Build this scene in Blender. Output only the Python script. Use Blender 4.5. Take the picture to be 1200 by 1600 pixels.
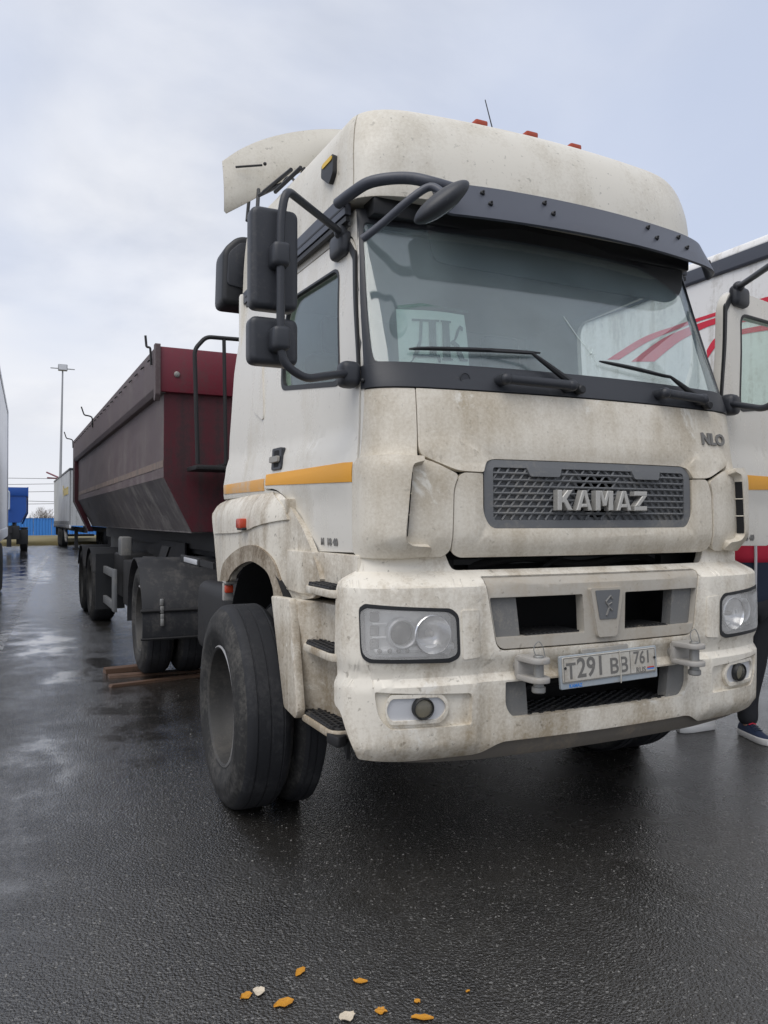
import bpy, bmesh, math, random
import numpy as np
from mathutils import Vector, Matrix, noise as mnoise
R=math.radians
random.seed(7)
for o in list(bpy.data.objects): bpy.data.objects.remove(o)
S=bpy.context.scene; COL=S.collection
# ------------------------------------------------------------------ camera
YAW,PIT=R(24.8),R(0.6); CAM=Vector((-2.29,-2.65,1.47))
cd=bpy.data.cameras.new('camera'); cam=bpy.data.objects.new('camera',cd); COL.objects.link(cam)
cam.location=CAM; cam.rotation_euler=(R(90)+PIT,0,-YAW)
cd.sensor_fit='VERTICAL'; cd.sensor_height=24; cd.lens=18; cd.clip_start=.05; cd.clip_end=3000
S.camera=cam
# ------------------------------------------------------------------ sky, sun, exposure
W=bpy.data.worlds.new('World'); S.world=W; W.use_nodes=True
def world():
    nt=W.node_tree; nt.nodes.clear(); N=nt.nodes.new; L=nt.links.new
    out=N('ShaderNodeOutputWorld'); bg=N('ShaderNodeBackground'); L(bg.outputs[0],out.inputs[0])
    sky=N('ShaderNodeTexSky'); sky.sky_type='NISHITA'; sky.sun_disc=False
    sky.sun_elevation=R(57); sky.sun_rotation=R(238); sky.air_density=1.0; sky.dust_density=2.5
    tc=N('ShaderNodeTexCoord'); sep=N('ShaderNodeSeparateXYZ'); L(tc.outputs['Generated'],sep.inputs[0])
    a=N('ShaderNodeMath'); a.operation='ABSOLUTE'; L(sep.outputs[2],a.inputs[0])
    b=N('ShaderNodeMath'); b.operation='ADD'; L(a.outputs[0],b.inputs[0]); b.inputs[1].default_value=.28
    dv=N('ShaderNodeVectorMath'); dv.operation='DIVIDE'; L(tc.outputs['Generated'],dv.inputs[0])
    cb=N('ShaderNodeCombineXYZ'); [L(b.outputs[0],cb.inputs[i]) for i in range(3)]; L(cb.outputs[0],dv.inputs[1])
    mp=N('ShaderNodeMapping'); mp.inputs['Location'].default_value=(9.4,6.1,0); L(dv.outputs[0],mp.inputs[0])
    n1=N('ShaderNodeTexNoise'); n1.inputs['Scale'].default_value=.5; n1.inputs['Detail'].default_value=5; n1.inputs['Roughness'].default_value=.5; n1.inputs['Distortion'].default_value=.4; L(mp.outputs[0],n1.inputs[0])
    n2=N('ShaderNodeTexNoise'); n2.inputs['Scale'].default_value=1.25; n2.inputs['Detail'].default_value=7; n2.inputs['Roughness'].default_value=.52; n2.inputs['Distortion'].default_value=.3; L(mp.outputs[0],n2.inputs[0])
    def mixc(f,c1,c2):
        m=N('ShaderNodeMix'); m.data_type='RGBA'
        for i,v in ((0,f),(6,c1),(7,c2)):
            if hasattr(v,'is_linked'): L(v,m.inputs[i])
            else: m.inputs[i].default_value=v
        return m.outputs[2]
    def mr(s_,a0,a1,b0,b1):
        r=N('ShaderNodeMapRange'); r.interpolation_type='SMOOTHSTEP'; L(s_,r.inputs[0]); [setattr(r.inputs[i+1],'default_value',v) for i,v in enumerate((a0,a1,b0,b1))]; return r.outputs[0]
    blue=mixc(.72,sky.outputs[0],(6.75,7.45,9.2,1))                  # thin high cloud over blue
    cloud=mixc(mr(n2.outputs[0],.38,.62,0,1),(5.4,5.75,6.6,1),(8.9,8.95,9.2,1))
    c=mixc(mr(n1.outputs[0],.38,.56,.10,.97),blue,cloud)
    c=mixc(mr(a.outputs[0],.0,.34,.75,0),c,(8.4,8.45,8.75,1))         # paler towards the horizon all round
    L(c,bg.inputs[0]); bg.inputs[1].default_value=.09
world()
sd=bpy.data.lights.new('sun','SUN'); sun=bpy.data.objects.new('sun',sd); COL.objects.link(sun)
sd.energy=1.4; sd.angle=R(50); sd.color=(1,.96,.90)
sun.rotation_euler=Vector((.55,.34,-1.0)).to_track_quat('-Z','Y').to_euler()
vs=S.view_settings; vs.view_transform='Standard'; vs.look='None'; vs.exposure=.27; vs.gamma=1; vs.use_curve_mapping=False
S.render.engine='CYCLES'
# ------------------------------------------------------------------ pixel -> place (photograph pixels, 1200x1600)
_f=Vector((math.sin(YAW)*math.cos(PIT),math.cos(YAW)*math.cos(PIT),math.sin(PIT))); _r=Vector((math.cos(YAW),-math.sin(YAW),0)); _u=_r.cross(_f)
def at(px,py,x=None,y=None,z=None):
    d=_f+_r*((px-600)/1200)-_u*((py-800)/1200)
    i,v=(0,x) if x is not None else (1,y) if y is not None else (2,z)
    return CAM+d*((v-CAM[i])/d[i])
# ------------------------------------------------------------------ materials
MATS={}
def nodes(name):
    m=bpy.data.materials.new(name); m.use_nodes=True; nt=m.node_tree; MATS[name]=m
    return m,nt,nt.nodes.new,nt.links.new,nt.nodes['Principled BSDF']
def setp(p,**k):
    for n,v in k.items():
        n={'rough':'Roughness','metal':'Metallic','spec':'Specular IOR Level','coat':'Coat Weight','coatr':'Coat Roughness','ior':'IOR'}.get(n,n)
        p.inputs[n].default_value=v
def c4(c): return (c[0],c[1],c[2],1)
def bevel_bump(N,L,p,bev,src=None,bs=.2,bd=.01):
    bn=None
    if bev:
        bn=N('ShaderNodeBevel'); bn.samples=3; bn.inputs[0].default_value=bev
    if src is not None:
        bp=N('ShaderNodeBump'); bp.inputs['Strength'].default_value=bs; bp.inputs['Distance'].default_value=bd; L(src,bp.inputs['Height'])
        if bn: L(bn.outputs[0],bp.inputs['Normal'])
        bn=bp
    if bn: L(bn.outputs[0],p.inputs['Normal'])
def dusty(name,base,dust,amt=.4,rough=.45,bev=0,scale=3.,fine=55.,streak=.35,coat=0,metal=0,spec=.5,bump=.05,rv=.15,speck=0,low=None,clean=None,big=1.,fw=.75):
    """surface of one colour with blotches, streaks and specks of dust or dirt; low=(z0,z1,add) adds road spray near the ground"""
    m,nt,N,L,p=nodes(name); setp(p,rough=rough,metal=metal,spec=spec,coat=coat)
    tc=N('ShaderNodeTexCoord')
    def nz(sc,det,vec=None,ro=.6):
        n=N('ShaderNodeTexNoise'); n.inputs['Scale'].default_value=sc; n.inputs['Detail'].default_value=det; n.inputs['Roughness'].default_value=ro
        L(vec or tc.outputs['Object'],n.inputs[0]); return n.outputs[0]
    mp=N('ShaderNodeMapping'); mp.inputs['Scale'].default_value=(9,9,.7); L(tc.outputs['Object'],mp.inputs[0])
    a=nz(scale,8); b=nz(fine,4,ro=.7); c=nz(1.,5,mp.outputs[0])
    def ma(op,x,y):
        n=N('ShaderNodeMath'); n.operation=op
        for i,v in enumerate((x,y)):
            if isinstance(v,(int,float)): n.inputs[i].default_value=v
            else: L(v,n.inputs[i])
        return n.outputs[0]
    s=ma('ADD',ma('MULTIPLY',a,big),ma('ADD',ma('MULTIPLY',b,fw),ma('MULTIPLY',c,streak*1.4)))
    tot=.5*big+.5*fw+.7*streak
    if low:
        sp=N('ShaderNodeSeparateXYZ'); L(tc.outputs['Object'],sp.inputs[0])
        q=N('ShaderNodeMapRange'); L(sp.outputs[2],q.inputs[0]); q.inputs[1].default_value=low[0]; q.inputs[2].default_value=low[1]; q.inputs[3].default_value=low[2]; q.inputs[4].default_value=0
        s=ma('ADD',s,q.outputs[0])
    r=N('ShaderNodeMapRange'); L(s,r.inputs[0]); r.inputs[1].default_value=tot+.42-amt*.8; r.inputs[2].default_value=tot+.62-amt*.5; r.inputs[3].default_value=0; r.inputs[4].default_value=min(1,.55+amt*.5)
    mx=N('ShaderNodeMix'); mx.data_type='RGBA'; L(r.outputs[0],mx.inputs[0]); mx.inputs[6].default_value=c4(base); mx.inputs[7].default_value=c4(dust)
    col=mx.outputs[2]
    if speck:
        v=N('ShaderNodeTexNoise'); v.inputs['Scale'].default_value=38; v.inputs['Detail'].default_value=3; L(tc.outputs['Object'],v.inputs[0])
        q=N('ShaderNodeMapRange'); L(v.outputs[0],q.inputs[0]); q.inputs[1].default_value=.66; q.inputs[2].default_value=.72; q.inputs[4].default_value=speck
        m2=N('ShaderNodeMix'); m2.data_type='RGBA'; L(q.outputs[0],m2.inputs[0]); L(col,m2.inputs[6]); m2.inputs[7].default_value=c4([x*.35 for x in dust]); col=m2.outputs[2]
    if clean:      # patches rubbed or washed back to the paint
        v=N('ShaderNodeTexNoise'); v.inputs['Scale'].default_value=4.3; v.inputs['Detail'].default_value=10; v.inputs['Roughness'].default_value=.68; v.inputs['Distortion'].default_value=.6; L(tc.outputs['Object'],v.inputs[0])
        q=N('ShaderNodeMapRange'); L(v.outputs[0],q.inputs[0]); q.inputs[1].default_value=.625; q.inputs[2].default_value=.68; q.inputs[4].default_value=.85
        m2=N('ShaderNodeMix'); m2.data_type='RGBA'; L(q.outputs[0],m2.inputs[0]); L(col,m2.inputs[6]); m2.inputs[7].default_value=c4(clean); col=m2.outputs[2]
    L(col,p.inputs['Base Color'])
    q=N('ShaderNodeMapRange'); L(r.outputs[0],q.inputs[0]); q.inputs[3].default_value=rough; q.inputs[4].default_value=min(1,rough+rv+.15); L(q.outputs[0],p.inputs['Roughness'])
    bevel_bump(N,L,p,bev,b if bump else None,bump,.004)
    return m
DUST=(.36,.315,.245)
dusty('paint_front',(.74,.69,.59),(.42,.35,.245),.74,.34,.003,2.2,80,.3,bump=.08,speck=.25,clean=(.78,.75,.67),big=.95,fw=.5)
dusty('paint_bumper',(.79,.745,.65),(.33,.26,.165),.645,.34,.003,2.6,70,.5,bump=.14,speck=.45,low=(.5,.80,.20),clean=(.80,.77,.70),big=1.,fw=.5)
dusty('paint_door',(.73,.70,.63),(.52,.47,.375),.50,.24,.003,1.8,80,.55,bump=.04,speck=.2,big=.9,fw=.4)
dusty('paint_roof',(.72,.685,.60),(.47,.42,.33),.60,.40,.004,2.0,70,.3,bump=.06,speck=.4,big=.95,fw=.5)
dusty('paint_fender',(.74,.695,.60),(.28,.215,.135),.66,.36,.003,2.6,60,.5,bump=.15,speck=.6,low=(.6,1.15,.22),clean=(.77,.74,.66),big=1.,fw=.5)
dusty('paint_arch',(.50,.44,.35),(.17,.13,.085),.85,.5,.003,4,50,.4,bump=.25,speck=.5)
dusty('plastic_dark',(.030,.033,.040),(.105,.10,.095),.40,.45,.004,3,70,.3,bump=.1)
dusty('plastic_black',(.014,.015,.017),(.06,.057,.053),.34,.5,.003,4,60,.3)
dusty('visor_grey',(.062,.068,.086),(.13,.128,.13),.36,.42,.003,3,60,.2)
dusty('trim_grey',(.31,.30,.275),(.45,.40,.32),.55,.55,.005,4,50,.4,bump=.15,speck=.4)
dusty('insert_trim',(.44,.41,.355),(.36,.30,.22),.60,.5,.004,3,60,.4,bump=.15,speck=.4,fw=.5)
dusty('lip_grey',(.14,.125,.105),(.26,.215,.155),.55,.6,.003,4,60,.4,bump=.2)
dusty('grille_grey',(.135,.14,.145),(.26,.245,.215),.45,.6,.002,6,60,.2)
dusty('insert_grey',(.17,.17,.165),(.34,.31,.26),.48,.7,.003,8,90,.2,bump=.4)
dusty('rubber',(.017,.018,.021),(.060,.060,.062),.50,.7,.003,5,50,.1,bump=.25,spec=.35)
dusty('rubber_side',(.028,.028,.028),(.105,.10,.092),.58,.8,.002,5,40,.1,bump=.3,spec=.3)
dusty('rim',(.04,.039,.037),(.10,.092,.08),.55,.55,.003,5,50,.1,bump=.2)
dusty('rim_edge',(.42,.41,.40),(.2,.185,.16),.45,.45,0,8,50,.1,metal=.5)
dusty('chassis',(.012,.012,.013),(.05,.046,.042),.40,.6,.003,5,50,.3,bump=.3)
dusty('steel',(.30,.30,.29),(.28,.24,.19),.45,.5,.003,9,60,.2,metal=.6,bump=.2)
dusty('cast_metal',(.40,.385,.36),(.36,.31,.24),.45,.6,.003,9,60,.2,metal=.2,bump=.25)
dusty('tread_black',(.02,.02,.021),(.26,.23,.18),.40,.65,.002,12,70,.1,bump=.3)
dusty('maroon',(.085,.010,.018),(.035,.022,.024),.55,.5,.003,1.6,30,.9,bump=.12)
dusty('maroon_bright',(.155,.013,.027),(.085,.045,.045),.46,.42,.003,2.0,40,.6,bump=.08)
dusty('tub_side',(.092,.064,.066),(.165,.142,.136),.64,.6,.003,1.4,30,1.0,bump=.15,speck=.35)
dusty('tub_low',(.085,.074,.075),(.20,.185,.17),.62,.6,.003,1.8,30,1.1,bump=.15,speck=.4)
dusty('tub_stripe',(.20,.145,.115),(.15,.13,.12),.65,.6,.002,3,30,.6)
dusty('orange',(.80,.36,.012),(.60,.42,.2),.26,.4,.002,6,60,.4)
dusty('orange_faded',(.72,.37,.09),(.55,.47,.38),.55,.5,.002,5,60,.6)
dusty('marker_lens',(.38,.055,.02),(.25,.13,.09),.35,.3,.003,9,60,.2)
dusty('lens_amber_red',(.50,.06,.025),(.3,.14,.1),.3,.25,.002,9,60,.2)
dusty('letter_metal',(.46,.45,.42),(.30,.27,.22),.42,.42,.002,12,60,.2,metal=.35)
dusty('letter_grey',(.19,.185,.175),(.33,.29,.23),.4,.6,.001,12,60,.2)
dusty('plate_white',(.50,.48,.43),(.34,.295,.23),.60,.55,.001,12,80,.3)
dusty('plate_frame',(.33,.37,.40),(.32,.28,.23),.5,.55,.001,12,80,.3)
dusty('plate_ink',(.15,.145,.135),(.3,.27,.22),.35,.6,0,14,80,.2)
dusty('paper',(.66,.74,.70),(.5,.56,.53),.3,.6,0,6,40,.2)
dusty('paper_ink',(.13,.15,.16),(.22,.25,.25),.3,.7,0,9,40,.2)
dusty('interior',(.085,.09,.095),(.10,.10,.10),.3,.8,0,5,40,.2)
dusty('interior_pale',(.30,.305,.305),(.15,.15,.145),.3,.85,0,5,40,.2)
dusty('seat_red',(.50,.03,.035),(.32,.04,.045),.3,.8,0,9,40,.2)
dusty('wood',(.10,.055,.033),(.045,.03,.022),.5,.6,.003,6,50,.2,bump=.4)
dusty('blue_tub',(.010,.075,.34),(.05,.09,.2),.3,.45,.004,1.5,20,.5)
dusty('blue_fence',(.045,.22,.62),(.11,.25,.5),.25,.45,0,1.2,10,.6)
dusty('pale_rail',(.5,.55,.6),(.35,.36,.36),.4,.5,0,3,30,.3)
dusty('sign_yellow',(.72,.46,.04),(.5,.36,.12),.3,.5,0,3,30,.3)
dusty('curtain_grey',(.40,.41,.41),(.22,.225,.22),.52,.5,0,.8,14,1.1,bump=.1)
dusty('letter_yellow',(.62,.48,.13),(.42,.38,.26),.45,.5,0,1.5,14,.5)
dusty('curtain_white',(.80,.79,.77),(.50,.475,.43),.45,.42,0,1.1,26,1.2,bump=.1)
dusty('curtain_red',(.62,.016,.045),(.45,.08,.09),.3,.45,0,1.6,26,.8)
dusty('box_white',(.78,.79,.82),(.52,.53,.55),.35,.35,0,1.,20,1.)
dusty('pale_metal',(.62,.63,.65),(.40,.39,.37),.4,.4,0,2.,20,.5,metal=.3)
dusty('mast',(.33,.34,.36),(.24,.24,.24),.4,.5,0,3,20,.5)
dusty('twig',(.16,.135,.11),(.1,.085,.07),.4,.9,0,3,20,.5)
dusty('leaf_yellow',(.56,.255,.02),(.26,.115,.025),.50,.5,0,60,400,.2,bump=.5)
dusty('leaf_pale',(.62,.54,.42),(.40,.31,.2),.42,.6,0,60,400,.2,bump=.5)
dusty('guard_plastic',(.020,.021,.024),(.085,.08,.075),.56,.6,.003,4,40,.8,bump=.2)
dusty('grit',(.20,.195,.18),(.36,.34,.31),.45,.55,0,40,300,.1)
dusty('fabric_navy',(.016,.026,.052),(.03,.04,.07),.3,.75,0,12,120,.2,bump=.3)
dusty('fabric_red',(.55,.012,.045),(.4,.02,.05),.3,.7,0,12,120,.2,bump=.3)
dusty('fabric_white',(.75,.74,.76),(.55,.54,.55),.3,.7,0,12,120,.2)
dusty('fabric_black',(.016,.017,.021),(.035,.035,.04),.3,.8,0,12,120,.2,bump=.3)
dusty('shoe_navy',(.018,.032,.075),(.05,.06,.09),.3,.7,0,16,120,.2)
dusty('sole_white',(.72,.71,.69),(.5,.48,.45),.4,.6,0,16,120,.2)
dusty('skin',(.46,.27,.20),(.42,.23,.17),.3,.55,0,20,120,.2)
dusty('hair',(.03,.02,.015),(.05,.035,.025),.3,.7,0,20,120,.2)
dusty('dead_grass',(.20,.165,.075),(.11,.10,.05),.5,.95,0,.6,8,.2,bump=.6)
dusty('chrome',(.72,.72,.72),(.5,.5,.48),.3,.2,0,9,60,.2,metal=.9)
dusty('reflector',(.92,.92,.92),(.72,.72,.71),.35,.25,0,12,60,.2,metal=.15)
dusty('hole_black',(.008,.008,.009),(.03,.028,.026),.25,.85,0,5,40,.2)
def glass(name,tint,haze=.06,hazecol=(.45,.45,.42),ior=1.5,gl=.01,dirt=.12):
    m,nt,N,L,p=nodes(name); nt.nodes.remove(p)
    out=[n for n in nt.nodes if n.type=='OUTPUT_MATERIAL'][0]
    tr=N('ShaderNodeBsdfTransparent'); tr.inputs[0].default_value=c4(tint)
    g=N('ShaderNodeBsdfGlossy'); g.inputs['Roughness'].default_value=gl; g.inputs[0].default_value=(1,1,1,1)
    ge=N('ShaderNodeNewGeometry'); mi=N('ShaderNodeMix'); mi.inputs[2].default_value=ior; mi.inputs[3].default_value=1/ior; L(ge.outputs['Backfacing'],mi.inputs[0]); fr=N('ShaderNodeFresnel'); L(mi.outputs[0],fr.inputs[0])
    m1=N('ShaderNodeMixShader'); L(fr.outputs[0],m1.inputs[0]); L(tr.outputs[0],m1.inputs[1]); L(g.outputs[0],m1.inputs[2])
    d=N('ShaderNodeBsdfDiffuse'); d.inputs[0].default_value=c4(hazecol)
    tc=N('ShaderNodeTexCoord'); n=N('ShaderNodeTexNoise'); n.inputs['Scale'].default_value=3.2; n.inputs['Detail'].default_value=8; n.inputs['Roughness'].default_value=.65; L(tc.outputs['Object'],n.inputs[0])
    r=N('ShaderNodeMapRange'); L(n.outputs[0],r.inputs[0]); r.inputs[1].default_value=.35; r.inputs[2].default_value=.75; r.inputs[3].default_value=haze; r.inputs[4].default_value=haze+dirt
    m2=N('ShaderNodeMixShader'); L(r.outputs[0],m2.inputs[0]); L(m1.outputs[0],m2.inputs[1]); L(d.outputs[0],m2.inputs[2]); L(m2.outputs[0],out.inputs[0])
    return m
glass('glass_windscreen',(.90,.955,.935),.11,(.52,.62,.66),1.75,.012,.09)  # bluish diffuse haze stands in for reflected sky, together with dust
glass('glass_side',(.85,.945,.90),.025,(.40,.43,.41),1.45,.01,.05)
glass('glass_lamp',(.98,.98,.98),.15,(.80,.79,.76),1.4,.05,.18)
glass('glass_fog',(.80,.78,.70),.10,(.3,.28,.22),1.5,.06,.2)
def asphalt():
    m,nt,N,L,p=nodes('asphalt')
    tc=N('ShaderNodeTexCoord'); O=tc.outputs['Object']
    def nz(sc,det,ro=.6,vec=None):
        n=N('ShaderNodeTexNoise'); n.inputs['Scale'].default_value=sc; n.inputs['Detail'].default_value=det; n.inputs['Roughness'].default_value=ro; L(vec or O,n.inputs[0]); return n.outputs[0]
    def mr(s,a,b,c,d):
        r=N('ShaderNodeMapRange'); L(s,r.inputs[0]); [setattr(r.inputs[i+1],'default_value',v) for i,v in enumerate((a,b,c,d))]; return r.outputs[0]
    def ma(op,x,y):
        n=N('ShaderNodeMath'); n.operation=op
        for i,v in enumerate((x,y)):
            if isinstance(v,(int,float)): n.inputs[i].default_value=v
            else: L(v,n.inputs[i])
        return n.outputs[0]
    st=N('ShaderNodeMapping'); st.inputs['Scale'].default_value=(.9,.22,1); st.inputs['Rotation'].default_value=(0,0,R(4)); L(O,st.inputs[0])
    big=nz(.55,6,.6,st.outputs[0]); mid=nz(2.3,6,.62)
    vo=N('ShaderNodeTexVoronoi'); vo.inputs['Scale'].default_value=95; vo.inputs['Randomness'].default_value=1; L(O,vo.inputs[0])
    vo2=N('ShaderNodeTexVoronoi'); vo2.inputs['Scale'].default_value=190; L(O,vo2.inputs[0])
    fine=nz(240,3,.7)
    wet=mr(ma('ADD',ma('MULTIPLY',big,.72),ma('MULTIPLY',mid,.28)),.495,.60,0,.9)
    xy=N('ShaderNodeSeparateXYZ'); L(O,xy.inputs[0])          # water standing in the worn lane beside the parked row
    lane=ma('MULTIPLY',mr(ma('ADD',xy.outputs[0],ma('MULTIPLY',mid,1.6)),-1.6,-.7,1,0),mr(xy.outputs[1],4,12,0,1))
    wet=ma('MINIMUM',ma('ADD',wet,ma('MULTIPLY',lane,mr(mid,.35,.6,.3,1))),1)       # standing film of water
    h=ma('ADD',ma('MULTIPLY',mr(vo.outputs[0],0,.9,1,0),.8),ma('ADD',ma('MULTIPLY',mr(vo2.outputs[0],0,.9,1,0),.35),ma('MULTIPLY',fine,.3)))
    h=ma('MULTIPLY',h,mr(wet,0,1,1,.10))
    h=ma('ADD',h,ma('MULTIPLY',mid,.5))
    stone=mr(vo.outputs['Color'] if False else vo2.outputs[0],.0,.22,1,0)
    cn=N('ShaderNodeTexVoronoi'); cn.inputs['Scale'].default_value=60; L(O,cn.inputs[0])
    sp=N('ShaderNodeSeparateColor'); L(cn.outputs['Color'],sp.inputs[0])
    chip=ma('MULTIPLY',mr(sp.outputs[0],.86,.90,0,1),mr(cn.outputs[0],.28,.42,1,0))
    base=N('ShaderNodeMix'); base.data_type='RGBA'; L(mr(mid,.3,.7,0,1),base.inputs[0]); base.inputs[6].default_value=(.018,.017,.0155,1); base.inputs[7].default_value=(.036,.0335,.029,1)
    m2=N('ShaderNodeMix'); m2.data_type='RGBA'; L(ma('MULTIPLY',chip,.75),m2.inputs[0]); L(base.outputs[2],m2.inputs[6]); m2.inputs[7].default_value=(.17,.165,.155,1)
    m3=N('ShaderNodeMix'); m3.data_type='RGBA'; L(ma('MULTIPLY',wet,.55),m3.inputs[0]); L(m2.outputs[2],m3.inputs[6]); m3.inputs[7].default_value=(.016,.016,.017,1)
    L(m3.outputs[2],p.inputs['Base Color'])
    L(ma('ADD',mr(wet,0,1,.26,.04),ma('MULTIPLY',mr(mid,.3,.7,-.08,.10),mr(wet,0,1,1,0))),p.inputs['Roughness'])
    p.inputs['Specular IOR Level'].default_value=1.0
    p.inputs['Coat Weight'].default_value=.6; p.inputs['Coat IOR'].default_value=1.4; L(mr(wet,0,1,.14,.03),p.inputs['Coat Roughness'])
    bp=N('ShaderNodeBump'); bp.inputs['Strength'].default_value=1.; bp.inputs['Distance'].default_value=.005; L(h,bp.inputs['Height']); L(bp.outputs[0],p.inputs['Normal']); L(bp.outputs[0],p.inputs['Coat Normal'])
asphalt()
def worn_paint():
    m,nt,N,L,p=nodes('worn_line'); out=[n for n in nt.nodes if n.type=='OUTPUT_MATERIAL'][0]
    setp(p,rough=.3); p.inputs['Base Color'].default_value=(.42,.43,.44,1)
    tc=N('ShaderNodeTexCoord'); n=N('ShaderNodeTexNoise'); n.inputs['Scale'].default_value=4; n.inputs['Detail'].default_value=9; n.inputs['Roughness'].default_value=.72; L(tc.outputs['Object'],n.inputs[0])
    r=N('ShaderNodeMapRange'); L(n.outputs[0],r.inputs[0]); r.inputs[1].default_value=.46; r.inputs[2].default_value=.58; r.inputs[3].default_value=.0; r.inputs[4].default_value=.6
    t=N('ShaderNodeBsdfTransparent'); mx=N('ShaderNodeMixShader'); L(r.outputs[0],mx.inputs[0]); L(t.outputs[0],mx.inputs[1]); L(p.outputs[0],mx.inputs[2]); L(mx.outputs[0],out.inputs[0])
worn_paint()
# ------------------------------------------------------------------ geometry helpers
def finish(me,ang):
    for p in me.polygons: p.use_smooth=ang>0
    if ang>0: me.set_sharp_from_angle(angle=R(ang))
def link(name,me,mats,parent=None,ang=38):
    for m in (mats if isinstance(mats,(list,tuple)) else [mats]): me.materials.append(MATS[m])
    finish(me,ang)
    o=bpy.data.objects.new(name,me); COL.objects.link(o)
    if parent: o.parent=parent
    return o
def tag(o,label,cat,group=None,kind=None):
    if label: o['label']=label
    if cat: o['category']=cat
    if group: o['group']=group
    if kind: o['kind']=kind
    return o
def thing(name,label,cat,loc=(0,0,0),rz=0,group=None):
    o=bpy.data.objects.new(name,None); o.empty_display_size=.3; COL.objects.link(o); o.location=loc; o.rotation_euler=(0,0,rz)
    return tag(o,label,cat,group)
def children(o): return [c for c in bpy.data.objects if c.parent==o]
def copy_tree(o,parent=None,kids=None):
    c=o.copy(); COL.objects.link(c); c.parent=parent
    for ch in list(o.children): copy_tree(ch,c)
    return c
def rp(pts,r,n=5):
    """polygon with rounded corners"""
    out=[]; m=len(pts)
    for i in range(m):
        p=Vector(pts[i][:2]); a=Vector(pts[i-1][:2])-p; b=Vector(pts[(i+1)%m][:2])-p
        rr=r[i] if isinstance(r,(list,tuple)) else r
        if rr<=0: out.append((p.x,p.y)); continue
        rr=min(rr,a.length*.48,b.length*.48); a=p+a.normalized()*rr; b=p+b.normalized()*rr
        for k in range(n+1):
            t=k/n; q=a*(1-t)**2+p*2*t*(1-t)+b*t*t; out.append((q.x,q.y))
    return out
def rrect(x0,z0,x1,z1,r,n=5): return rp([(x0,z0),(x1,z0),(x1,z1),(x0,z1)],r,n)
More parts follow.
